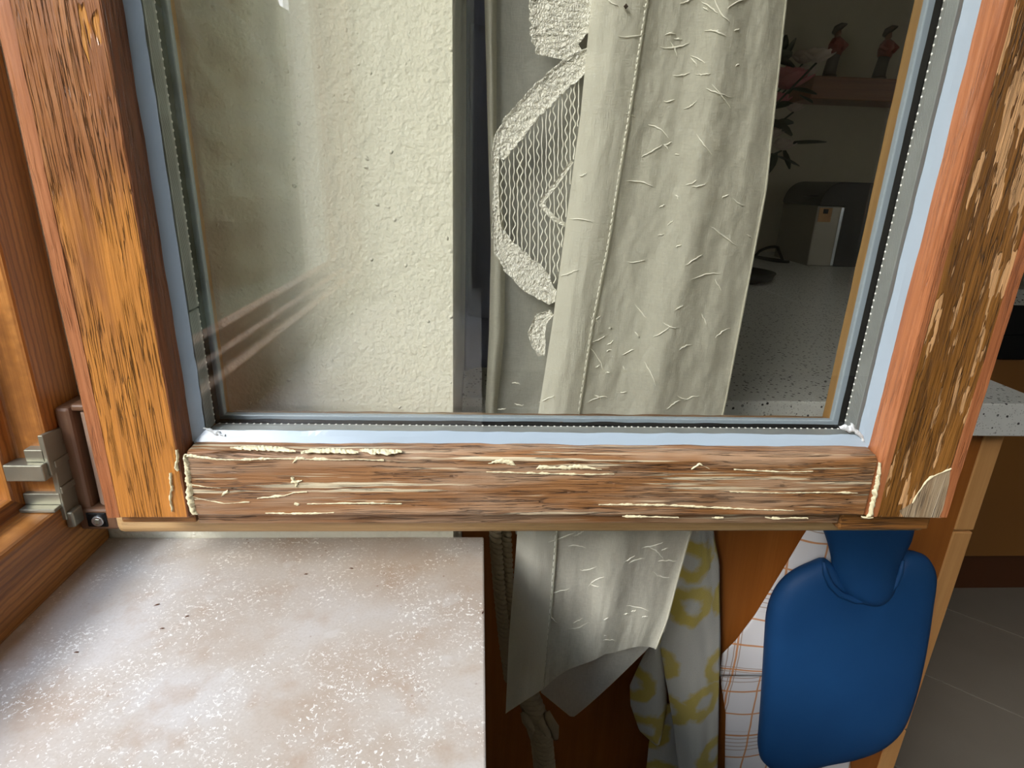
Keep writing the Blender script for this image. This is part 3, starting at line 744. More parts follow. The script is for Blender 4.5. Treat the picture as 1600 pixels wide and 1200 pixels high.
MB().box(FX + 0.0005, FX + 0.0070, 0.4350, 0.4480, 0.8935, 0.9080).build('bracket_tab', M['steel'], pl, bevel=0.0015)
# brown cover: U-shaped housing, pin barrel, foot with hexagon screw
cv = MB().box(FX + 0.0005, FX + 0.0125, 0.4500, 0.4830, 0.8900, 0.9930).build('hinge_cover', M['brown_plastic'], hinge, bevel=0.003)
MB().box(FX + 0.0120, FX + 0.030, 0.4520, 0.4830, 0.9890, 0.9950).build('cover_cap', M['brown_plastic'], cv, bevel=0.002)
MB().tube([(FX + 0.0245, 0.4600, 0.9045), (FX + 0.0245, 0.4600, 0.9880)], 0.0088, 20).build('hinge_barrel', M['brown_pin'], hinge, smooth=False, bevel=0.001)
ft = MB().box(FX + 0.0010, FX + 0.0330, 0.4480, 0.4830, 0.8830, 0.9035).build('hinge_foot', M['brown_plastic'], hinge, bevel=0.0025)
MB().box(FX + 0.0085, FX + 0.0245, 0.4470, 0.4485, 0.8865, 0.9000).build('screw_recess', M['black'], ft, bevel=0.0008)
MB().tube([(FX + 0.0180, 0.4478, 0.8930), (FX + 0.0180, 0.4450, 0.8930)], 0.0048, 20).build('screw', M['screw'], ft, bevel=0.0006)
MB().tube([(FX + 0.0180, 0.4452, 0.8930), (FX + 0.0180, 0.4446, 0.8930)], 0.0024, 6).build('hex_socket', M['steel'], ft)

# ---------------------------------------------------------------- curtain
curtain = empty('curtain', (0.12, 0.51, 0.60), 'gathered sheer cream curtain with lace insert hanging beside the window', 'curtain')
def patch(left, right, y0, y1, Yf, nu, nv):
    def fn(u, v):
        py = y0 + (y1 - y0) * v
        xl, xr = poly_y(left, py), poly_y(right, py)
        p = at(xl + (xr - xl) * u, py, Yf(u, v, py))
        return p, (p.x, p.z)
    b_ = MB(); b_.grid(fn, nu, nv); return b_
def crinkle(u, py, k=0.0018, s=1.0):
    return k * mnoise.noise(Vector((u * 11 * s, py * 0.018, 1.3))) + 0.5 * k * mnoise.noise(Vector((u * 30 * s, py * 0.05, 4.1)))
TOPY = -330
# rear layer
LA = [(752, -330), (757, 0), (762, 200), (767, 380), (764, 520), (758, 640), (770, 720), (800, 800), (806, 835)]
LAr = [(1262, -330), (1229, 0), (1196, 300), (1130, 645), (1100, 760), (1078, 835)]
patch(LA, LAr, TOPY, 835, lambda u, v, py: 0.530 + 0.008 * math.sin(u * 9 + py * 0.0008) * min(1, 3 * u + 0.2) + crinkle(u, py), 80, 150).build('rear_layer', M['sheer_back'], curtain, smooth=True)
# rolled left edge of the rear layer
LAe = [(x + 19 - 6 * math.sin(y * 0.01), y) for x, y in LA]
patch(LA, LAe, TOPY, 720, lambda u, v, py: 0.527 - 0.008 * math.sin(u * math.pi) + crinkle(u, py, 0.001), 8, 110).build('rolled_edge', M['sheer'], curtain, smooth=True)
# front layer: hem band and body, running on below the sash
HL = [(958, -330), (924, 0), (907, 180), (884, 350), (864, 500), (842, 640), (820, 760), (808, 835), (803, 900), (795, 1000), (790, 1115)]
HR = [(1048, -330), (1010, 0), (990, 130), (969, 260), (948, 390), (924, 510), (904, 640), (880, 760), (868, 835), (862, 920), (855, 1000), (848, 1080)]
BR = [(1262, -330), (1228, 0), (1196, 300), (1131, 640), (1100, 760), (1078, 835), (1060, 900), (1042, 970), (1022, 1020)]
def Yhem(u, v, py): return 0.503 - 0.006 * math.sin(u * math.pi) + crinkle(u, py, 0.0012)
def Ybody(u, v, py):
    return 0.506 + 0.007 * math.sin(u * 7.5 + py * 0.0012) * min(1, u * 4) + 0.002 * math.sin(u * 19 + py * 0.002) * min(1, u * 4) + crinkle(u, py, 0.0016)
def fn_h(u, v):
    yb_ = 1115 - 38 * u; py = TOPY + (yb_ - TOPY) * v
    xl, xr = poly_y(HL, py), poly_y(HR, py)
    p = at(xl + (xr - xl) * u, py, Yhem(u, v, py)); return p, (p.x, p.z)
b = MB(); b.grid(fn_h, 14, 220); b.build('hem_band', M['hem'], curtain, smooth=True)
def bot(u):      # lower edge, swept up to the right
    return 1078 - 62 * min(1, u / 0.55) - 6 * math.sin(u * 9)
def fn_b(u, v):
    yb_ = bot(u); py = TOPY + (yb_ - TOPY) * v
    xl, xr = poly_y(HR, py), poly_y(BR, py)
    p = at(xl + (xr - xl) * u, py, Ybody(u, v, py)); return p, (p.x, p.z)
b = MB(); b.grid(fn_b, 70, 260); b.build('front_layer', M['sheer'], curtain, smooth=True)
# lower rear flap seen below the swept hem
def fn_f(u, v):
    yt = 1010; ye = 1082 + (1122 - 1082) * u / 0.25 if u < 0.25 else 1122 - (1122 - 985) * ((u - 0.25) / 0.75) ** 1.1
    py = yt - 60 + (ye - yt + 60) * v
    x = 845 + (1040 - 845) * u
    p = at(x, py, 0.522 + 0.005 * math.sin(u * 8) + crinkle(u, py)); return p, (p.x, p.z)
b = MB(); b.grid(fn_f, 30, 24); b.build('lower_flap', M['sheer_back'], curtain, smooth=True)
# seam stitching along the hem band
b = MB(); y = TOPY
while y < 1070:
    u = 0.0
    p = at(poly_y(HR, y), y, 0.5028); q = at(poly_y(HR, y + 7), y + 7, 0.5028)
    b.tube([p, (p + q) / 2 - Vector((0, 0.0006, 0)), q], 0.0005, 4); y += 10.5
tag(b.build('seam_stitches', M['lace'], curtain), kind='stuff')
ed = MB(); ed.tube([at(poly_y(BR, y), y, Ybody(1.0, 0, y)) for y in range(TOPY, 1020, 12)], 0.0009, 5)
ed.tube([at(poly_y(HR, y) + 2, y, 0.5032) for y in range(TOPY, 1076, 12)], 0.0007, 5)
ed.build('selvedge', M['sheer'], curtain)
# lace: lumpy embroidered borders
def emb(pts, Y, name='embroidered_border', thick=0.0022, seed=0):
    L = []
    for a, c_ in zip(pts, pts[1:]):
        k = max(1, int(math.hypot(c_[0] - a[0], c_[1] - a[1]) / 2.0))
        for i in range(k): L.append([a[q] + (c_[q] - a[q]) * i / k for q in range(3)])
    L.append(list(pts[-1])); W = 18; vs = []
    for i, (x, y, hw) in enumerate(L):
        x2, y2, _ = L[min(i + 3, len(L) - 1)]; x1, y1, _ = L[max(i - 3, 0)]
        dx, dy = x2 - x1, y2 - y1; l = math.hypot(dx, dy) or 1; nx, ny = -dy / l, dx / l
        for k in range(W + 1):
            s_ = k / W * 2 - 1
            e = 1 + 0.16 * mnoise.noise(Vector((x * 0.12, y * 0.12, seed + (5 if s_ > 0 else 0))))
            xx, yy = x + nx * hw * s_ * e, y + ny * hw * s_ * e
            rim = 1.0 if abs(s_) > 0.8 else 0.0
            h_ = thick * (0.5 + 0.9 * abs(mnoise.noise(Vector((xx * 0.16, yy * 0.16, seed)))) + 0.6 * mnoise.noise(Vector((xx * 0.4, yy * 0.4, seed + 2))) + 0.5 * rim)
            vs.append(at(xx, yy, Y - h_))
    fs = [(i * (W + 1) + k, i * (W + 1) + k + 1, (i + 1) * (W + 1) + k + 1, (i + 1) * (W + 1) + k) for i in range(len(L) - 1) for k in range(W)]
    return MB().add(vs, fs).build(name, M['embroidery'], curtain, smooth=True)
LY = 0.512
emb([(894, -330, 62), (888, -120, 60), (880, 0, 53), (873, 40, 46), (868, 70, 38), (864, 90, 26)], LY, seed=1)
emb([(924, 84, 12), (896, 106, 20), (862, 134, 20), (832, 165, 20), (806, 195, 21), (788, 222, 19), (778, 246, 10)], LY, seed=2)
emb([(774, 236, 6), (774, 290, 5), (775, 340, 6), (777, 372, 9)], LY, seed=3)
emb([(780, 362, 9), (788, 388, 17), (808, 412, 22), (834, 436, 24), (856, 460, 15), (862, 474, 6)], LY, seed=4)
emb([(862, 488, 5), (845, 500, 11), (838, 520, 13), (842, 540, 11), (846, 556, 5)], LY, seed=5)
emb([(894, 252, 3), (868, 288, 4), (848, 312, 4), (846, 320, 4), (866, 342, 4), (884, 352, 3)], LY, thick=0.0016, seed=6)
# open-work: wavy drawn threads between the borders
b = MB(); x = 784
UP = [(775, 246), (790, 240), (812, 210), (840, 176), (870, 148), (900, 118), (915, 112)]
LO = [(775, 372), (790, 376), (812, 392), (836, 418), (860, 440), (900, 446), (915, 446)]
def px_at(pl, xx):
    for (x0, y0), (x1, y1) in zip(pl, pl[1:]):
        if x0 <= xx <= x1: return y0 + (y1 - y0) * (xx - x0) / (x1 - x0)
    return pl[-1][1]
k = 0
while x < 908:
    ys, ye = px_at(UP, x), px_at(LO, x); pl = []; ph = random.random() * 6
    y = ys - 4
    while y < ye + 4:
        xx = x + 1.9 * math.sin(y * 0.30 + math.pi * k) * (0.5 + 0.5 * math.sin(y * 0.021 + ph)) + 1.6 * mnoise.noise(Vector((x * 0.2, y * 0.045, 2)))
        if xx < poly_y(HL, y) - 1: pl.append(at(xx, y, LY - 0.0006))
        y += 2.5
    if len(pl) > 3: b.tube(pl, 0.00055, 4, False)
    x += 6.3; k += 1
tag(b.build('drawn_threads', M['lace'], curtain, smooth=True), kind='stuff')
# loose pulled threads and crinkle folds standing on the voile
b = MB()
def inside(xx, yy):
    return poly_y(LA if yy < 835 else HL, yy) + 14 < xx < poly_y(BR, yy) - 12
for k in range(230):
    yy = random.uniform(-40, 1000); xx = random.uniform(775, 1215)
    if not inside(xx, yy): continue
    if poly_y(HL, yy) < xx < poly_y(HR, yy) and random.random() < 0.6: continue
    if yy > 835 and xx < poly_y(HR, yy) : continue
    if 640 < yy < 832: continue
    if xx < poly_y(HL, yy) and yy < 480: continue
    a = random.choice((-0.15, 0.1, 0.5, -0.6, -0.4, 1.0, -0.25)) + random.uniform(-0.2, 0.2)
    if yy < 560 and xx < poly_y(HL, yy): a = random.uniform(-0.3, 0.3)
    ln = random.choice((8, 12, 16, 22, 30, 44)) * random.uniform(0.8, 1.2); cv_ = random.uniform(-0.45, 0.45); pl = []
    m_ = 9
    for i in range(m_):
        s_ = (i / (m_ - 1) - 0.5) * ln
        qx = xx + s_ * math.cos(a) - cv_ * (s_ * s_ / ln) * math.sin(a) + random.uniform(-.8, .8); qy = yy + random.uniform(-.8, .8) + s_ * math.sin(a) + cv_ * (s_ * s_ / ln) * math.cos(a)
        if qx > poly_y(HR, qy):
            u = (qx - poly_y(HR, qy)) / max(1, poly_y(BR, qy) - poly_y(HR, qy)); Y = Ybody(min(1, u), 0, qy)
        elif qx > poly_y(HL, qy):
            u = (qx - poly_y(HL, qy)) / (poly_y(HR, qy) - poly_y(HL, qy)); Y = Yhem(u, 0, qy)
        else: Y = 0.512
        pl.append(at(qx, qy, Y - 0.0006))
    rs = [0.00048 * random.uniform(0.7, 1.3) * math.sin(math.pi * (i + 0.4) / m_) + 0.0001 for i in range(m_)]
    b.tube(pl, rs, 5, False)
tag(b.build('slub_threads', M['lace'], curtain, smooth=True), kind='stuff')
# a dark speck near the top of the curtain
b = MB(); b.lathe([(0.0, -0.002), (0.0018, 0), (0.0, 0.002)], at(978, 10, 0.495), 8); b.build('dark_speck', M['fig_dark'], curtain)

# ---------------------------------------------------------------- tie-back cords
def twisted(root, pts, R_, r, turns_per_m, n_str=2, mat='cord'):
    pts = [Vector(p) for p in pts]
    dense = []
    for a, c_ in zip(pts, pts[1:]):
        k = max(2, int((c_ - a).length / 0.0018))
        dense += [a + (c_ - a) * (i / k) for i in range(k)]
    dense.append(pts[-1])
    for s_ in range(n_str):
        L = []; d = 0
        for i, p in enumerate(dense):
            if i: d += (p - dense[i - 1]).length
            an = 2 * math.pi * (d * turns_per_m + s_ / n_str)
            L.append(p + Vector((math.cos(an) * R_, math.sin(an) * R_, 0)))
        MB().tube(L, r, 8).build('strand', M[mat], root, smooth=True)
pts = [at(771, 760, 0.545), at(774, 840, 0.545), at(780, 920, 0.545), at(788, 1000, 0.546), at(796, 1060, 0.55)]
c1 = empty('twisted_cord', pts[-1], 'twisted beige cord hanging close along the edge of the stone sill', 'cord')
twisted(c1, pts, 0.0040, 0.0034, 75)
pts = [at(787, 760, 0.560), at(790, 840, 0.560), at(794, 920, 0.560), at(800, 990, 0.561), at(806, 1060, 0.565)]
c2 = empty('twisted_cord', pts[-1], 'twisted beige cord half hidden behind the curtain hem below the sash', 'cord')
twisted(c2, pts, 0.0040, 0.0034, 75)
pts = [at(822, 1078, 0.550), at(835, 1110, 0.548), at(846, 1150, 0.547), at(851, 1200, 0.547), at(853, 1260, 0.548), at(853, 1340, 0.55)]
c3 = empty('cord_tassel', pts[-1], 'thick braided beige cord end hanging out below the curtain hem', 'cord')
twisted(c3, pts, 0.0085, 0.0062, 45, 3)
for k, (x, y) in enumerate(((818, 1112), (842, 1116), (854, 1112))):
    MB().tube([at(x, y, 0.542), at(x + 5, y + 14, 0.535), at(x + 12, y + 24, 0.538), at(x + 14, y + 40, 0.545)], [0.004, 0.006, 0.006, 0.004], 8).build('knot_loop', M['cord'], c3, smooth=True)

# sleeve reflected in the pane, built as slate sheets between wall corner and curtain
cl = empty('sleeve_reflection', (0.03, 0.80, 0.93), 'dark slate-blue sleeve reflection, built as cloth in the gap between plaster corner and curtain', 'reflection')
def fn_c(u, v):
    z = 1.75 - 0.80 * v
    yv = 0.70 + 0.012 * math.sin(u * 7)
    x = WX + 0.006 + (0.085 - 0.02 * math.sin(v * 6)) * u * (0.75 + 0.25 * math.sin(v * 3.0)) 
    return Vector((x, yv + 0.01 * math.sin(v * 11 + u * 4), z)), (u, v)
b = MB(); b.grid(fn_c, 16, 40); b.build('reflection_fold', M['slate'], cl, smooth=True, solid=0.003)
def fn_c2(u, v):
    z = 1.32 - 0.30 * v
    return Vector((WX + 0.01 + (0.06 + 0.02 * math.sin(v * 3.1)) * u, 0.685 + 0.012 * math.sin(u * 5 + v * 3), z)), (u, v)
b = MB(); b.grid(fn_c2, 12, 20); b.build('reflection_fold', M['slate'], cl, smooth=True, solid=0.003)

# ---------------------------------------------------------------- kitchen run along the window wall
PY = 0.76; CT = 0.90; SF = 0.729; CX = 0.80; FY = 1.74
cab = empty('base_cabinet', (0.36, PY + 0.6, FZ), 'beech kitchen base cabinet end panel carrying the hanging towels', 'cabinet')
MB().box(WX + 0.001, 0.7435, PY, FY - 0.002, FZ + 0.12, 0.850).build('side_panel', M['cabinet'], cab)
MB().box(WX + 0.001, 0.70, PY + 0.04, FY - 0.002, FZ, FZ + 0.119).build('plinth', M['plinth'], cab)
for z0, z1 in ((0.6775, 0.845), (0.2645, 0.6735), (FZ + 0.125, 0.2605)):
    MB().box(0.745, 0.776, PY - 0.001, 1.14, z0, z1).build('drawer_front', M['cabinet_edge'], cab, bevel=0.0015)
top1 = tag(MB().box(WX + 0.001, CX, SF, 2.599, 0.851, CT).build('worktop', M['laminate'], bevel=0.0015),
           'white speckled laminate worktop along the window wall behind the sash', 'worktop')
def fz(py): return at(1592, py, FY).z
cab2 = empty('base_cabinet', (1.9, 2.2, FZ), 'brown kitchen base cabinet across the room with a dark plinth', 'cabinet')
zpl = at(1500, 870, FY).z
MB().box(0.802, 3.4, FY + 0.021, 2.599, zpl, 0.8505).build('carcass', M['cabinet_far'], cab2)
MB().box(0.802, 3.4, FY + 0.045, 2.5, FZ, zpl - 0.001).build('plinth', M['plinth'], cab2)
MB().prism([(0.802, 1.20), (1.34, FY), (1.34, FY + 0.02), (0.802, FY + 0.02)], 'z', zpl + 0.002, 0.8505).build('corner_front', M['cabinet_far'], cab2, bevel=0.002)
MB().box(1.505, 2.25, FY, FY + 0.0205, zpl + 0.002, fz(562)).build('drawer_front', M['cabinet_far'], cab2, bevel=0.002)
MB().box(2.255, 3.0, FY, FY + 0.0205, zpl + 0.002, 0.845).build('door_front', M['cabinet_far'], cab2, bevel=0.002)
top2 = tag(MB().prism([(CX + 0.0005, 1.15), (1.36, FY - 0.02), (3.4, FY - 0.02), (3.4, 2.599), (CX + 0.0005, 2.599)], 'z', 0.851, CT).build('worktop', M['laminate'], bevel=0.0015),
           'speckled worktop over the black oven at the right edge', 'worktop')
ov = empty('oven', (1.88, FY, fz(560)), 'black built-in oven front under the far worktop', 'oven')
zm = fz(522)
MB().box(1.505, 2.25, FY - 0.012, FY + 0.0205, fz(560), zm - 0.002).build('oven_door', M['black'], ov, bevel=0.002)
MB().box(1.505, 2.25, FY - 0.012, FY + 0.0205, zm, 0.8505).build('control_panel', M['black'], ov, bevel=0.002)
for x in (1.80, 1.92, 2.04, 2.16):
    MB().tube([(x, FY - 0.0125, 0.81), (x, FY - 0.03, 0.81)], 0.016, 14).build('knob', M['steel'], ov)

# ---------------------------------------------------------------- things hung on the end panel
# floral terry towel
tw = empty('terry_towel', (0.36, PY - 0.03, 0.22), 'white terry towel with yellow ring flowers hanging on the cabinet end', 'towel')
def strip(left, right, y0, y1, Yf, nu=24, nv=70, curve=None):
    def fn(u, v):
        py = y0 + (y1 - y0) * v
        if curve: py += curve(u) * v
        xl, xr = poly_y(left, py), poly_y(right, py)
        p = at(xl + (xr - xl) * u, py, Yf(u, v)); return p, (p.x, p.z)
    b_ = MB(); b_.grid(fn, nu, nv); return b_
strip([(1082, 700), (1075, 840), (1060, 900), (1031, 1008), (1045, 1080), (1062, 1200), (1068, 1260)], [(1095, 700), (1114, 840), (1122, 880), (1124, 1000), (1119, 1200), (1118, 1260)], 700, 1260,
      lambda u, v: 0.712 - 0.018 * math.sin(u * math.pi) + 0.004 * mnoise.noise(Vector((u * 6, v * 9, 0))) + 0.012 * u).build('front_fold', M['terry'], tw, smooth=True, solid=0.005)
def fn_l(u, v):
    py = 985 + 178 * v
    xl = poly_y([(1030, 985), (1002, 1035), (985, 1070), (986, 1100), (1000, 1140), (1026, 1163)], py)
    xr = poly_y([(1034, 985), (1033, 1010), (1040, 1080), (1040, 1110), (1034, 1140), (1028, 1163)], py)
    p = at(xl + (xr - xl) * u, py, 0.722 - 0.012 * math.sin(u * math.pi)); return p, (p.x + 0.03, p.z + 0.045)
b = MB(); b.grid(fn_l, 14, 40); b.build('turned_corner', M['terry'], tw, smooth=True, solid=0.005)
strip([(1030, 1100), (1014, 1160), (1010, 1200), (1012, 1260)], [(1046, 1100), (1058, 1160), (1064, 1200), (1068, 1260)], 1100, 1260,
      lambda u, v: 0.736 - 0.006 * math.sin(u * 3)).build('rear_fold', M['terry'], tw, smooth=True, solid=0.004)
# checked tea towel
tt = empty('tea_towel', (0.5, PY - 0.015, 0.2), 'white tea towel with orange checks hanging behind the hot-water bottle', 'towel')
strip([(1330, 720), (1254, 838), (1220, 895), (1180, 960), (1150, 1000), (1128, 1022), (1124, 1056)], [(1345, 720), (1330, 838), (1320, 1056)], 720, 1056,
      lambda u, v: 0.742 - 0.010 * math.sin(u * math.pi) - 0.004 * math.sin(v * 5), 30, 60).build('front_flap', M['check'], tt, smooth=True, solid=0.0015)
strip([(1125, 1040), (1127, 1070), (1134, 1115), (1133, 1160), (1132, 1260)], [(1330, 1040), (1328, 1260)], 1040, 1260,
      lambda u, v: 0.750 - 0.006 * math.sin(u * 8 + v), 40, 40).build('rear_flap', M['check'], tt, smooth=True, solid=0.0015)
# blue hot-water bottle
BY = 0.700
bot_out = [(1292, 874), (1268, 881), (1243, 893), (1222, 910), (1207, 934), (1199, 962), (1196, 1000), (1193, 1050), (1190, 1100), (1187, 1140), (1185, 1168), (1189, 1186), (1202, 1198), (1222, 1203), (1245, 1202), (1285, 1192), (1330, 1183), (1370, 1168), (1398, 1146), (1414, 1120), (1428, 1080), (1440, 1030), (1449, 980), (1456, 930), (1460, 900), (1456, 880), (1446, 868), (1430, 862), (1412, 864), (1398, 876), (1370, 898), (1340, 904), (1312, 894)]
bottle = empty('hot_water_bottle', at(1320, 1200, BY + 0.03), 'blue rubber hot-water bottle hanging in front of the checked towel', 'hot-water bottle')
P = [at(x, y, BY) for x, y in bot_out]
# densify the outline with a closed Catmull-Rom
def crom(P, k=4):
    out = []; n_ = len(P)
    for i in range(n_):
        p0, p1, p2, p3 = P[i - 1], P[i], P[(i + 1) % n_], P[(i + 2) % n_]
        for j in range(k):
            t_ = j / k
            out.append(0.5 * ((2 * p1) + (p2 - p0) * t_ + (2 * p0 - 5 * p1 + 4 * p2 - p3) * t_ ** 2 + (3 * p1 - p0 - 3 * p2 + p3) * t_ ** 3))
    return out
OUT = crom(P, 3); cen = sum(OUT, Vector()) / len(OUT)
rings_ = [(1.0, 0.0), (0.985, 0.35), (0.95, 0.6), (0.88, 0.80), (0.76, 0.93), (0.55, 1.0), (0.3, 1.04), (0.1, 1.05)]
vs = []; N = len(OUT)
for side in (-1, 1):
    for s_, h_ in rings_:
        for p in OUT:
            q = cen + (p - cen) * s_; vs.append(Vector((q.x, BY + side * 0.024 * h_ + (0 if side < 0 else 0), q.z)))
fs = []
K = len(rings_)
for sd in range(2):
    o_ = sd * K * N
    for r_ in range(K - 1):
        for i in range(N):
            fs.append((o_ + r_ * N + i, o_ + r_ * N + (i + 1) % N, o_ + (r_ + 1) * N + (i + 1) % N, o_ + (r_ + 1) * N + i))
    fs.append(tuple(o_ + (K - 1) * N + i for i in range(N)))
b = MB(); b.add(vs, fs); body = b.build('body', M['blue'], bottle, smooth=True)
md = body.modifiers.new('weld', 'WELD'); md.merge_threshold = 0.0002
# neck: soft funnel sinking into the shoulders with a rolled collar
nk = []
for (xl, xr, y, dep) in ((1268, 1430, 790, 0.026), (1280, 1428, 815, 0.026), (1290, 1424, 838, 0.026), (1295, 1412, 856, 0.026), (1299, 1403, 872, 0.027), (1300, 1400, 890, 0.029), (1303, 1397, 904, 0.031), (1308, 1391, 916, 0.032), (1318, 1381, 925, 0.029), (1331, 1367, 931, 0.022), (1346, 1354, 933, 0.010)):
    a, c_ = at(xl, y, BY - 0.006), at(xr, y + 3, BY - 0.006); m_ = (a + c_) / 2; hx_ = (c_ - a) / 2
    nk.append([m_ + hx_ * math.cos(q) + Vector((0, -dep * math.sin(q) * (1 if math.sin(q) > 0 else 0.6), 0)) for q in [2 * math.pi * i / 32 for i in range(32)]])
vs = [p for r_ in nk for p in r_]; fs = [(j * 32 + i, j * 32 + (i + 1) % 32, (j + 1) * 32 + (i + 1) % 32, (j + 1) * 32 + i) for j in range(len(nk) - 1) for i in range(32)]
fs += [tuple(range(32)), tuple((len(nk) - 1) * 32 + i for i in range(32))]
b = MB(); b.add(vs, fs); b.build('neck', M['blue'], bottle, smooth=True, subsurf=1)
col_pts = [(1287, 878), (1290, 896), (1298, 914), (1312, 928), (1336, 938), (1364, 938), (1386, 927), (1399, 912), (1407, 894), (1411, 876)]
b = MB(); b.tube([at(x, y, BY - 0.022 - 0.004 * math.sin(i * math.pi / 9)) for i, (x, y) in enumerate(col_pts)], [0.002, 0.004, 0.0046, 0.005, 0.005, 0.005, 0.005, 0.0046, 0.004, 0.002], 10)
b.build('collar_roll', M['blue'], bottle, smooth=True)
st = at(1350, 760, BY); b = MB(); b.lathe([(0.018, -0.02), (0.024, -0.01), (0.024, 0.012), (0.012, 0.02)], st, 20); b.build('stopper', M['blue'], bottle, smooth=True)

# ---------------------------------------------------------------- far end of the kitchen
shelf = tag(MB().box(at(1272, 120, 2.42).x, 2.4, 2.42, 2.599, at(1300, 155, 2.42).z, at(1300, 119, 2.42).z).build('wall_shelf', M['shelf'], bevel=0.003), 'brown wooden wall shelf carrying two figurines', 'shelf')
def figurine(px, label, flip):
    base = at(px, 117, 2.47); base.z = at(1300, 119, 2.42).z
    f = empty('figurine', base, label, 'figurine', 'figurines on the wall shelf')
    s = flip
    def el(pts, rs, name, mat, sxy=(1, 1)):
        MB().tube([base + Vector(p) for p in pts], rs, 12).build(name, M[mat], f, smooth=True)
    el([(0, 0, 0.001), (0, 0, 0.012)], [0.026, 0.026], 'plinth', 'fig_dark')
    el([(-0.002, 0, 0.012), (0, 0, 0.04), (0.006 * s, 0, 0.085)], [0.024, 0.022, 0.02], 'legs', 'fig_grey')
    el([(0.004 * s, 0, 0.08), (0.007 * s, 0, 0.105), (0.006 * s, 0, 0.128), (0.004 * s, 0, 0.14)], [0.024, 0.029, 0.024, 0.01], 'coat', 'fig_red')
    el([(0.012 * s, -0.01, 0.128), (0.034 * s, -0.018, 0.108), (0.016 * s, -0.03, 0.094)], [0.009, 0.010, 0.007], 'arm', 'fig_red')
    el([(-0.012 * s, -0.01, 0.128), (-0.026 * s, -0.018, 0.11), (-0.006 * s, -0.03, 0.1)], [0.009, 0.009, 0.007], 'arm', 'fig_red')
    el([(0.002 * s, 0, 0.136), (0.002 * s, -0.003, 0.15), (0.003 * s, -0.002, 0.162)], [0.008, 0.0125, 0.009], 'head', 'fig_skin')
    el([(-0.014 * s, 0, 0.150), (-0.004 * s, 0, 0.166), (0.014 * s, 0, 0.178), (0.032 * s, 0, 0.184)], [0.008, 0.014, 0.011, 0.003], 'hat', 'fig_dark')
figurine(1296, 'small red-coated figurine with a pointed hat, left one on the shelf', 1)
figurine(1374, 'small slim red-coated figurine, right one on the shelf by the sash stile', 1)

# bouquet in a vase
vb = Vector((0.72, 2.12, CT))
vase = tag(MB().lathe([(0.035, 0.0), (0.055, 0.03), (0.065, 0.09), (0.05, 0.15), (0.032, 0.19), (0.036, 0.21), (0.030, 0.208), (0.026, 0.19)], vb, 24).build('flower_vase', M['vase'], smooth=True),
           'grey ceramic vase standing on the worktop behind the curtain', 'vase')
bq = empty('flower_bouquet', vb + Vector((0, 0, 0.21)), 'bouquet of pink and white artificial flowers with dark leaves', 'flowers')
top_ = vb + Vector((0, 0, 0.2))
def petal(b_, c_, d_, L_, W_, cup=0.3):
    d_ = d_.normalized(); s_ = d_.cross(Vector((0, 0, 1)))
    s_ = s_.normalized() if s_.length > 1e-3 else Vector((1, 0, 0)); n_ = s_.cross(d_)
    vs = []
    for i in range(5):
        t_ = i / 4; wd = W_ * math.sin(math.pi * (0.12 + 0.82 * t_)) ** 0.8
        for k in (-1, 0, 1): vs.append(c_ + d_ * (L_ * t_) + s_ * (k * wd) + n_ * (cup * L_ * (t_ * t_) + 0.25 * wd * abs(k)))
    b_.add(vs, [(i * 3 + k, i * 3 + k + 1, i * 3 + k + 4, i * 3 + k + 3) for i in range(4) for k in range(2)])
def bloom(px, py, Y, R_, mat, n_=14):
    c_ = at(px, py, Y); b_ = MB()
    for k in range(n_):
        an = k * 2.4; el_ = 0.15 + 0.9 * (k / n_)
        petal(b_, c_, Vector((math.cos(an) * math.cos(el_), math.sin(an) * math.cos(el_) - 0.35, math.sin(el_))), R_ * (1 - 0.3 * k / n_), R_ * 0.5, 0.35)
    b_.build('bloom', M[mat], bq, smooth=True, solid=0.001)
    MB().tube([top_, top_ + (c_ - top_) * 0.5 + Vector((0, 0, 0.02)), c_], 0.003, 6).build('stem', M['leaf'], bq, smooth=True)
bloom(1228, 140, 2.10, 0.085, 'pink', 18)
bloom(1254, 100, 2.12, 0.05, 'white_petal'); bloom(1276, 98, 1.9, 0.05, 'white_petal'); bloom(1258, 120, 2.10, 0.04, 'white_petal')
bloom(1222, 235, 2.06, 0.045, 'white_petal'); bloom(1240, 175, 2.08, 0.035, 'white_petal'); bloom(1212, 165, 2.08, 0.05, 'pink')
bloom(1206, 215, 2.08, 0.04, 'white_petal')
def leaf(px, py, qx, qy, Y, W_=0.02):
    a, c_ = at(px, py, Y), at(qx, qy, Y - 0.03); b_ = MB(); petal(b_, a, c_ - a, (c_ - a).length, W_, 0.05); b_.build('leaf', M['leaf'], bq, smooth=True, solid=0.0008)
for a in ((1225, 225, 1290, 226, 2.08, 0.037), (1215, 245, 1248, 262, 2.07, 0.031), (1210, 240, 1192, 280, 2.07, 0.027), (1205, 200, 1240, 195, 2.09, 0.068), (1200, 190, 1235, 215, 2.09, 0.068),
          (1240, 140, 1275, 150, 2.11, 0.034), (1215, 100, 1208, 80, 2.12, 0.051), (1225, 95, 1245, 60, 2.12, 0.014), (1222, 90, 1228, 55, 2.12, 0.014), (1205, 95, 1240, 108, 2.12, 0.051), (1212, 170, 1240, 165, 2.10, 0.051), (1250, 150, 1268, 162, 2.11, 0.025), (1225, 235, 1232, 265, 2.07, 0.014)):
    leaf(*a)

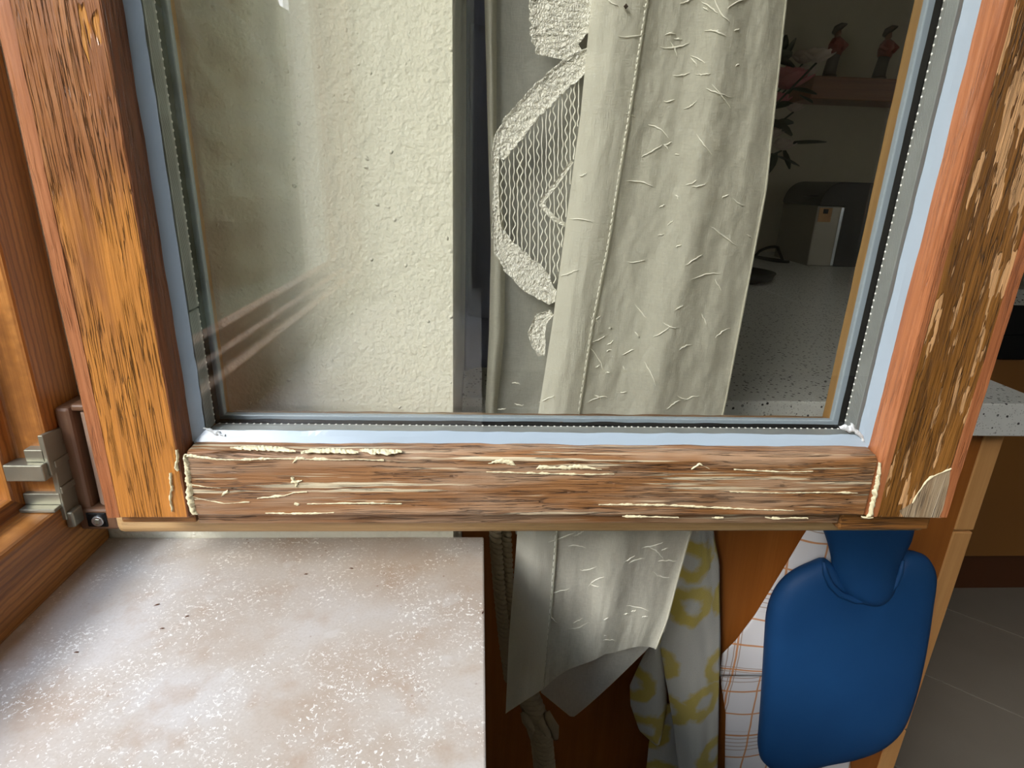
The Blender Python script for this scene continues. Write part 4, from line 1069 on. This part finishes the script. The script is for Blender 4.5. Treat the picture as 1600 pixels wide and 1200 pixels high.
# toaster with a black domed lid
TY = 2.15
x0, x1 = at(1267, 380, TY).x, at(1318, 330, TY).x
zl, zt_ = at(1290, 322, TY).z, at(1310, 284, TY).z
tl = empty('toaster', ((x0 + x1) / 2, TY + 0.13, CT), 'steel toaster with a black rounded top on the far worktop', 'toaster')
MB().box(x0, x1, TY, TY + 0.26, CT + 0.0005, zl).build('steel_body', M['toaster_steel'], tl, bevel=0.004)
R_t = (zt_ - zl) * 0.95
prof = [(x0 + 0.003, zl + 0.0008)]
for i in range(13):
    a = math.pi - i * math.pi / 24; prof.append((x0 + 0.003 + 0.075 + 0.075 * math.cos(a), zt_ - R_t + R_t * math.sin(a)))
prof += [(x1 + 0.16, zt_), (x1 + 0.18, zt_ - 0.03), (x1 + 0.18, CT + 0.0005), (x1 + 0.0008, CT + 0.0005), (x1 + 0.0008, zl + 0.0008)]
MB().prism(prof, 'y', TY - 0.004, TY + 0.27).build('black_housing', M['black'], tl, bevel=0.003)
MB().box(x1 - 0.011, x1 - 0.001, TY - 0.003, TY - 0.0002, CT + 0.004, zl - 0.004).build('bright_edge', M['screw'], tl)
MB().box(x0 + 0.008, x0 + 0.055, TY - 0.002, TY - 0.0002, zl - 0.055, zl - 0.006).build('rating_label', M['cabinet_edge'], tl)
MB().box(x0 + 0.022, x0 + 0.040, TY - 0.0028, TY - 0.0021, zl - 0.026, zl - 0.010).build('rating_print', M['black'], tl)
MB().box(x0 - 0.028, x0 + 0.02, TY + 0.02, TY + 0.07, zl + 0.028, zl + 0.036).build('lever', M['black'], tl, bevel=0.002)
# cable lying on the worktop
pl = []
P_ = [(1150, 402, 0.006), (1178, 400, 0.006), (1188, 392, 0.03), (1205, 386, 0.05), (1225, 388, 0.045), (1243, 398, 0.02), (1258, 402, 0.008), (1240, 408, 0.006), (1205, 405, 0.006), (1180, 401, 0.0075), (1215, 408, 0.0075), (1270, 411, 0.006), (1300, 416, 0.006), (1330, 417, 0.006)]
cp = [at_z(x, y, CT + h_) for x, y, h_ in P_]
for i in range(len(cp) - 1):
    p0, p1, p2, p3 = cp[max(i - 1, 0)], cp[i], cp[i + 1], cp[min(i + 2, len(cp) - 1)]
    for j in range(6):
        t_ = j / 6
        q = 0.5 * ((2 * p1) + (p2 - p0) * t_ + (2 * p0 - 5 * p1 + 4 * p2 - p3) * t_ ** 2 + (3 * p1 - p0 - 3 * p2 + p3) * t_ ** 3)
        q.z = max(q.z, CT + 0.0058); q.y = min(q.y, 2.58); pl.append(q)
pl = [p for p in pl if p.x < x0 - 0.04]
tag(MB().tube(pl, 0.0055, 8).build('power_cable', M['black'], smooth=True), 'black power cable looped on the worktop beside the toaster', 'cable')
pan = tag(MB().lathe([(0.08, 0.0), (0.115, 0.012), (0.125, 0.03), (0.119, 0.03), (0.108, 0.014), (0.0, 0.008)], (0.765, 1.77, CT + 0.0005), 32).build('black_pan', M['black'], smooth=True),
          'round shallow black pan on the speckled worktop behind the curtain', 'pan')
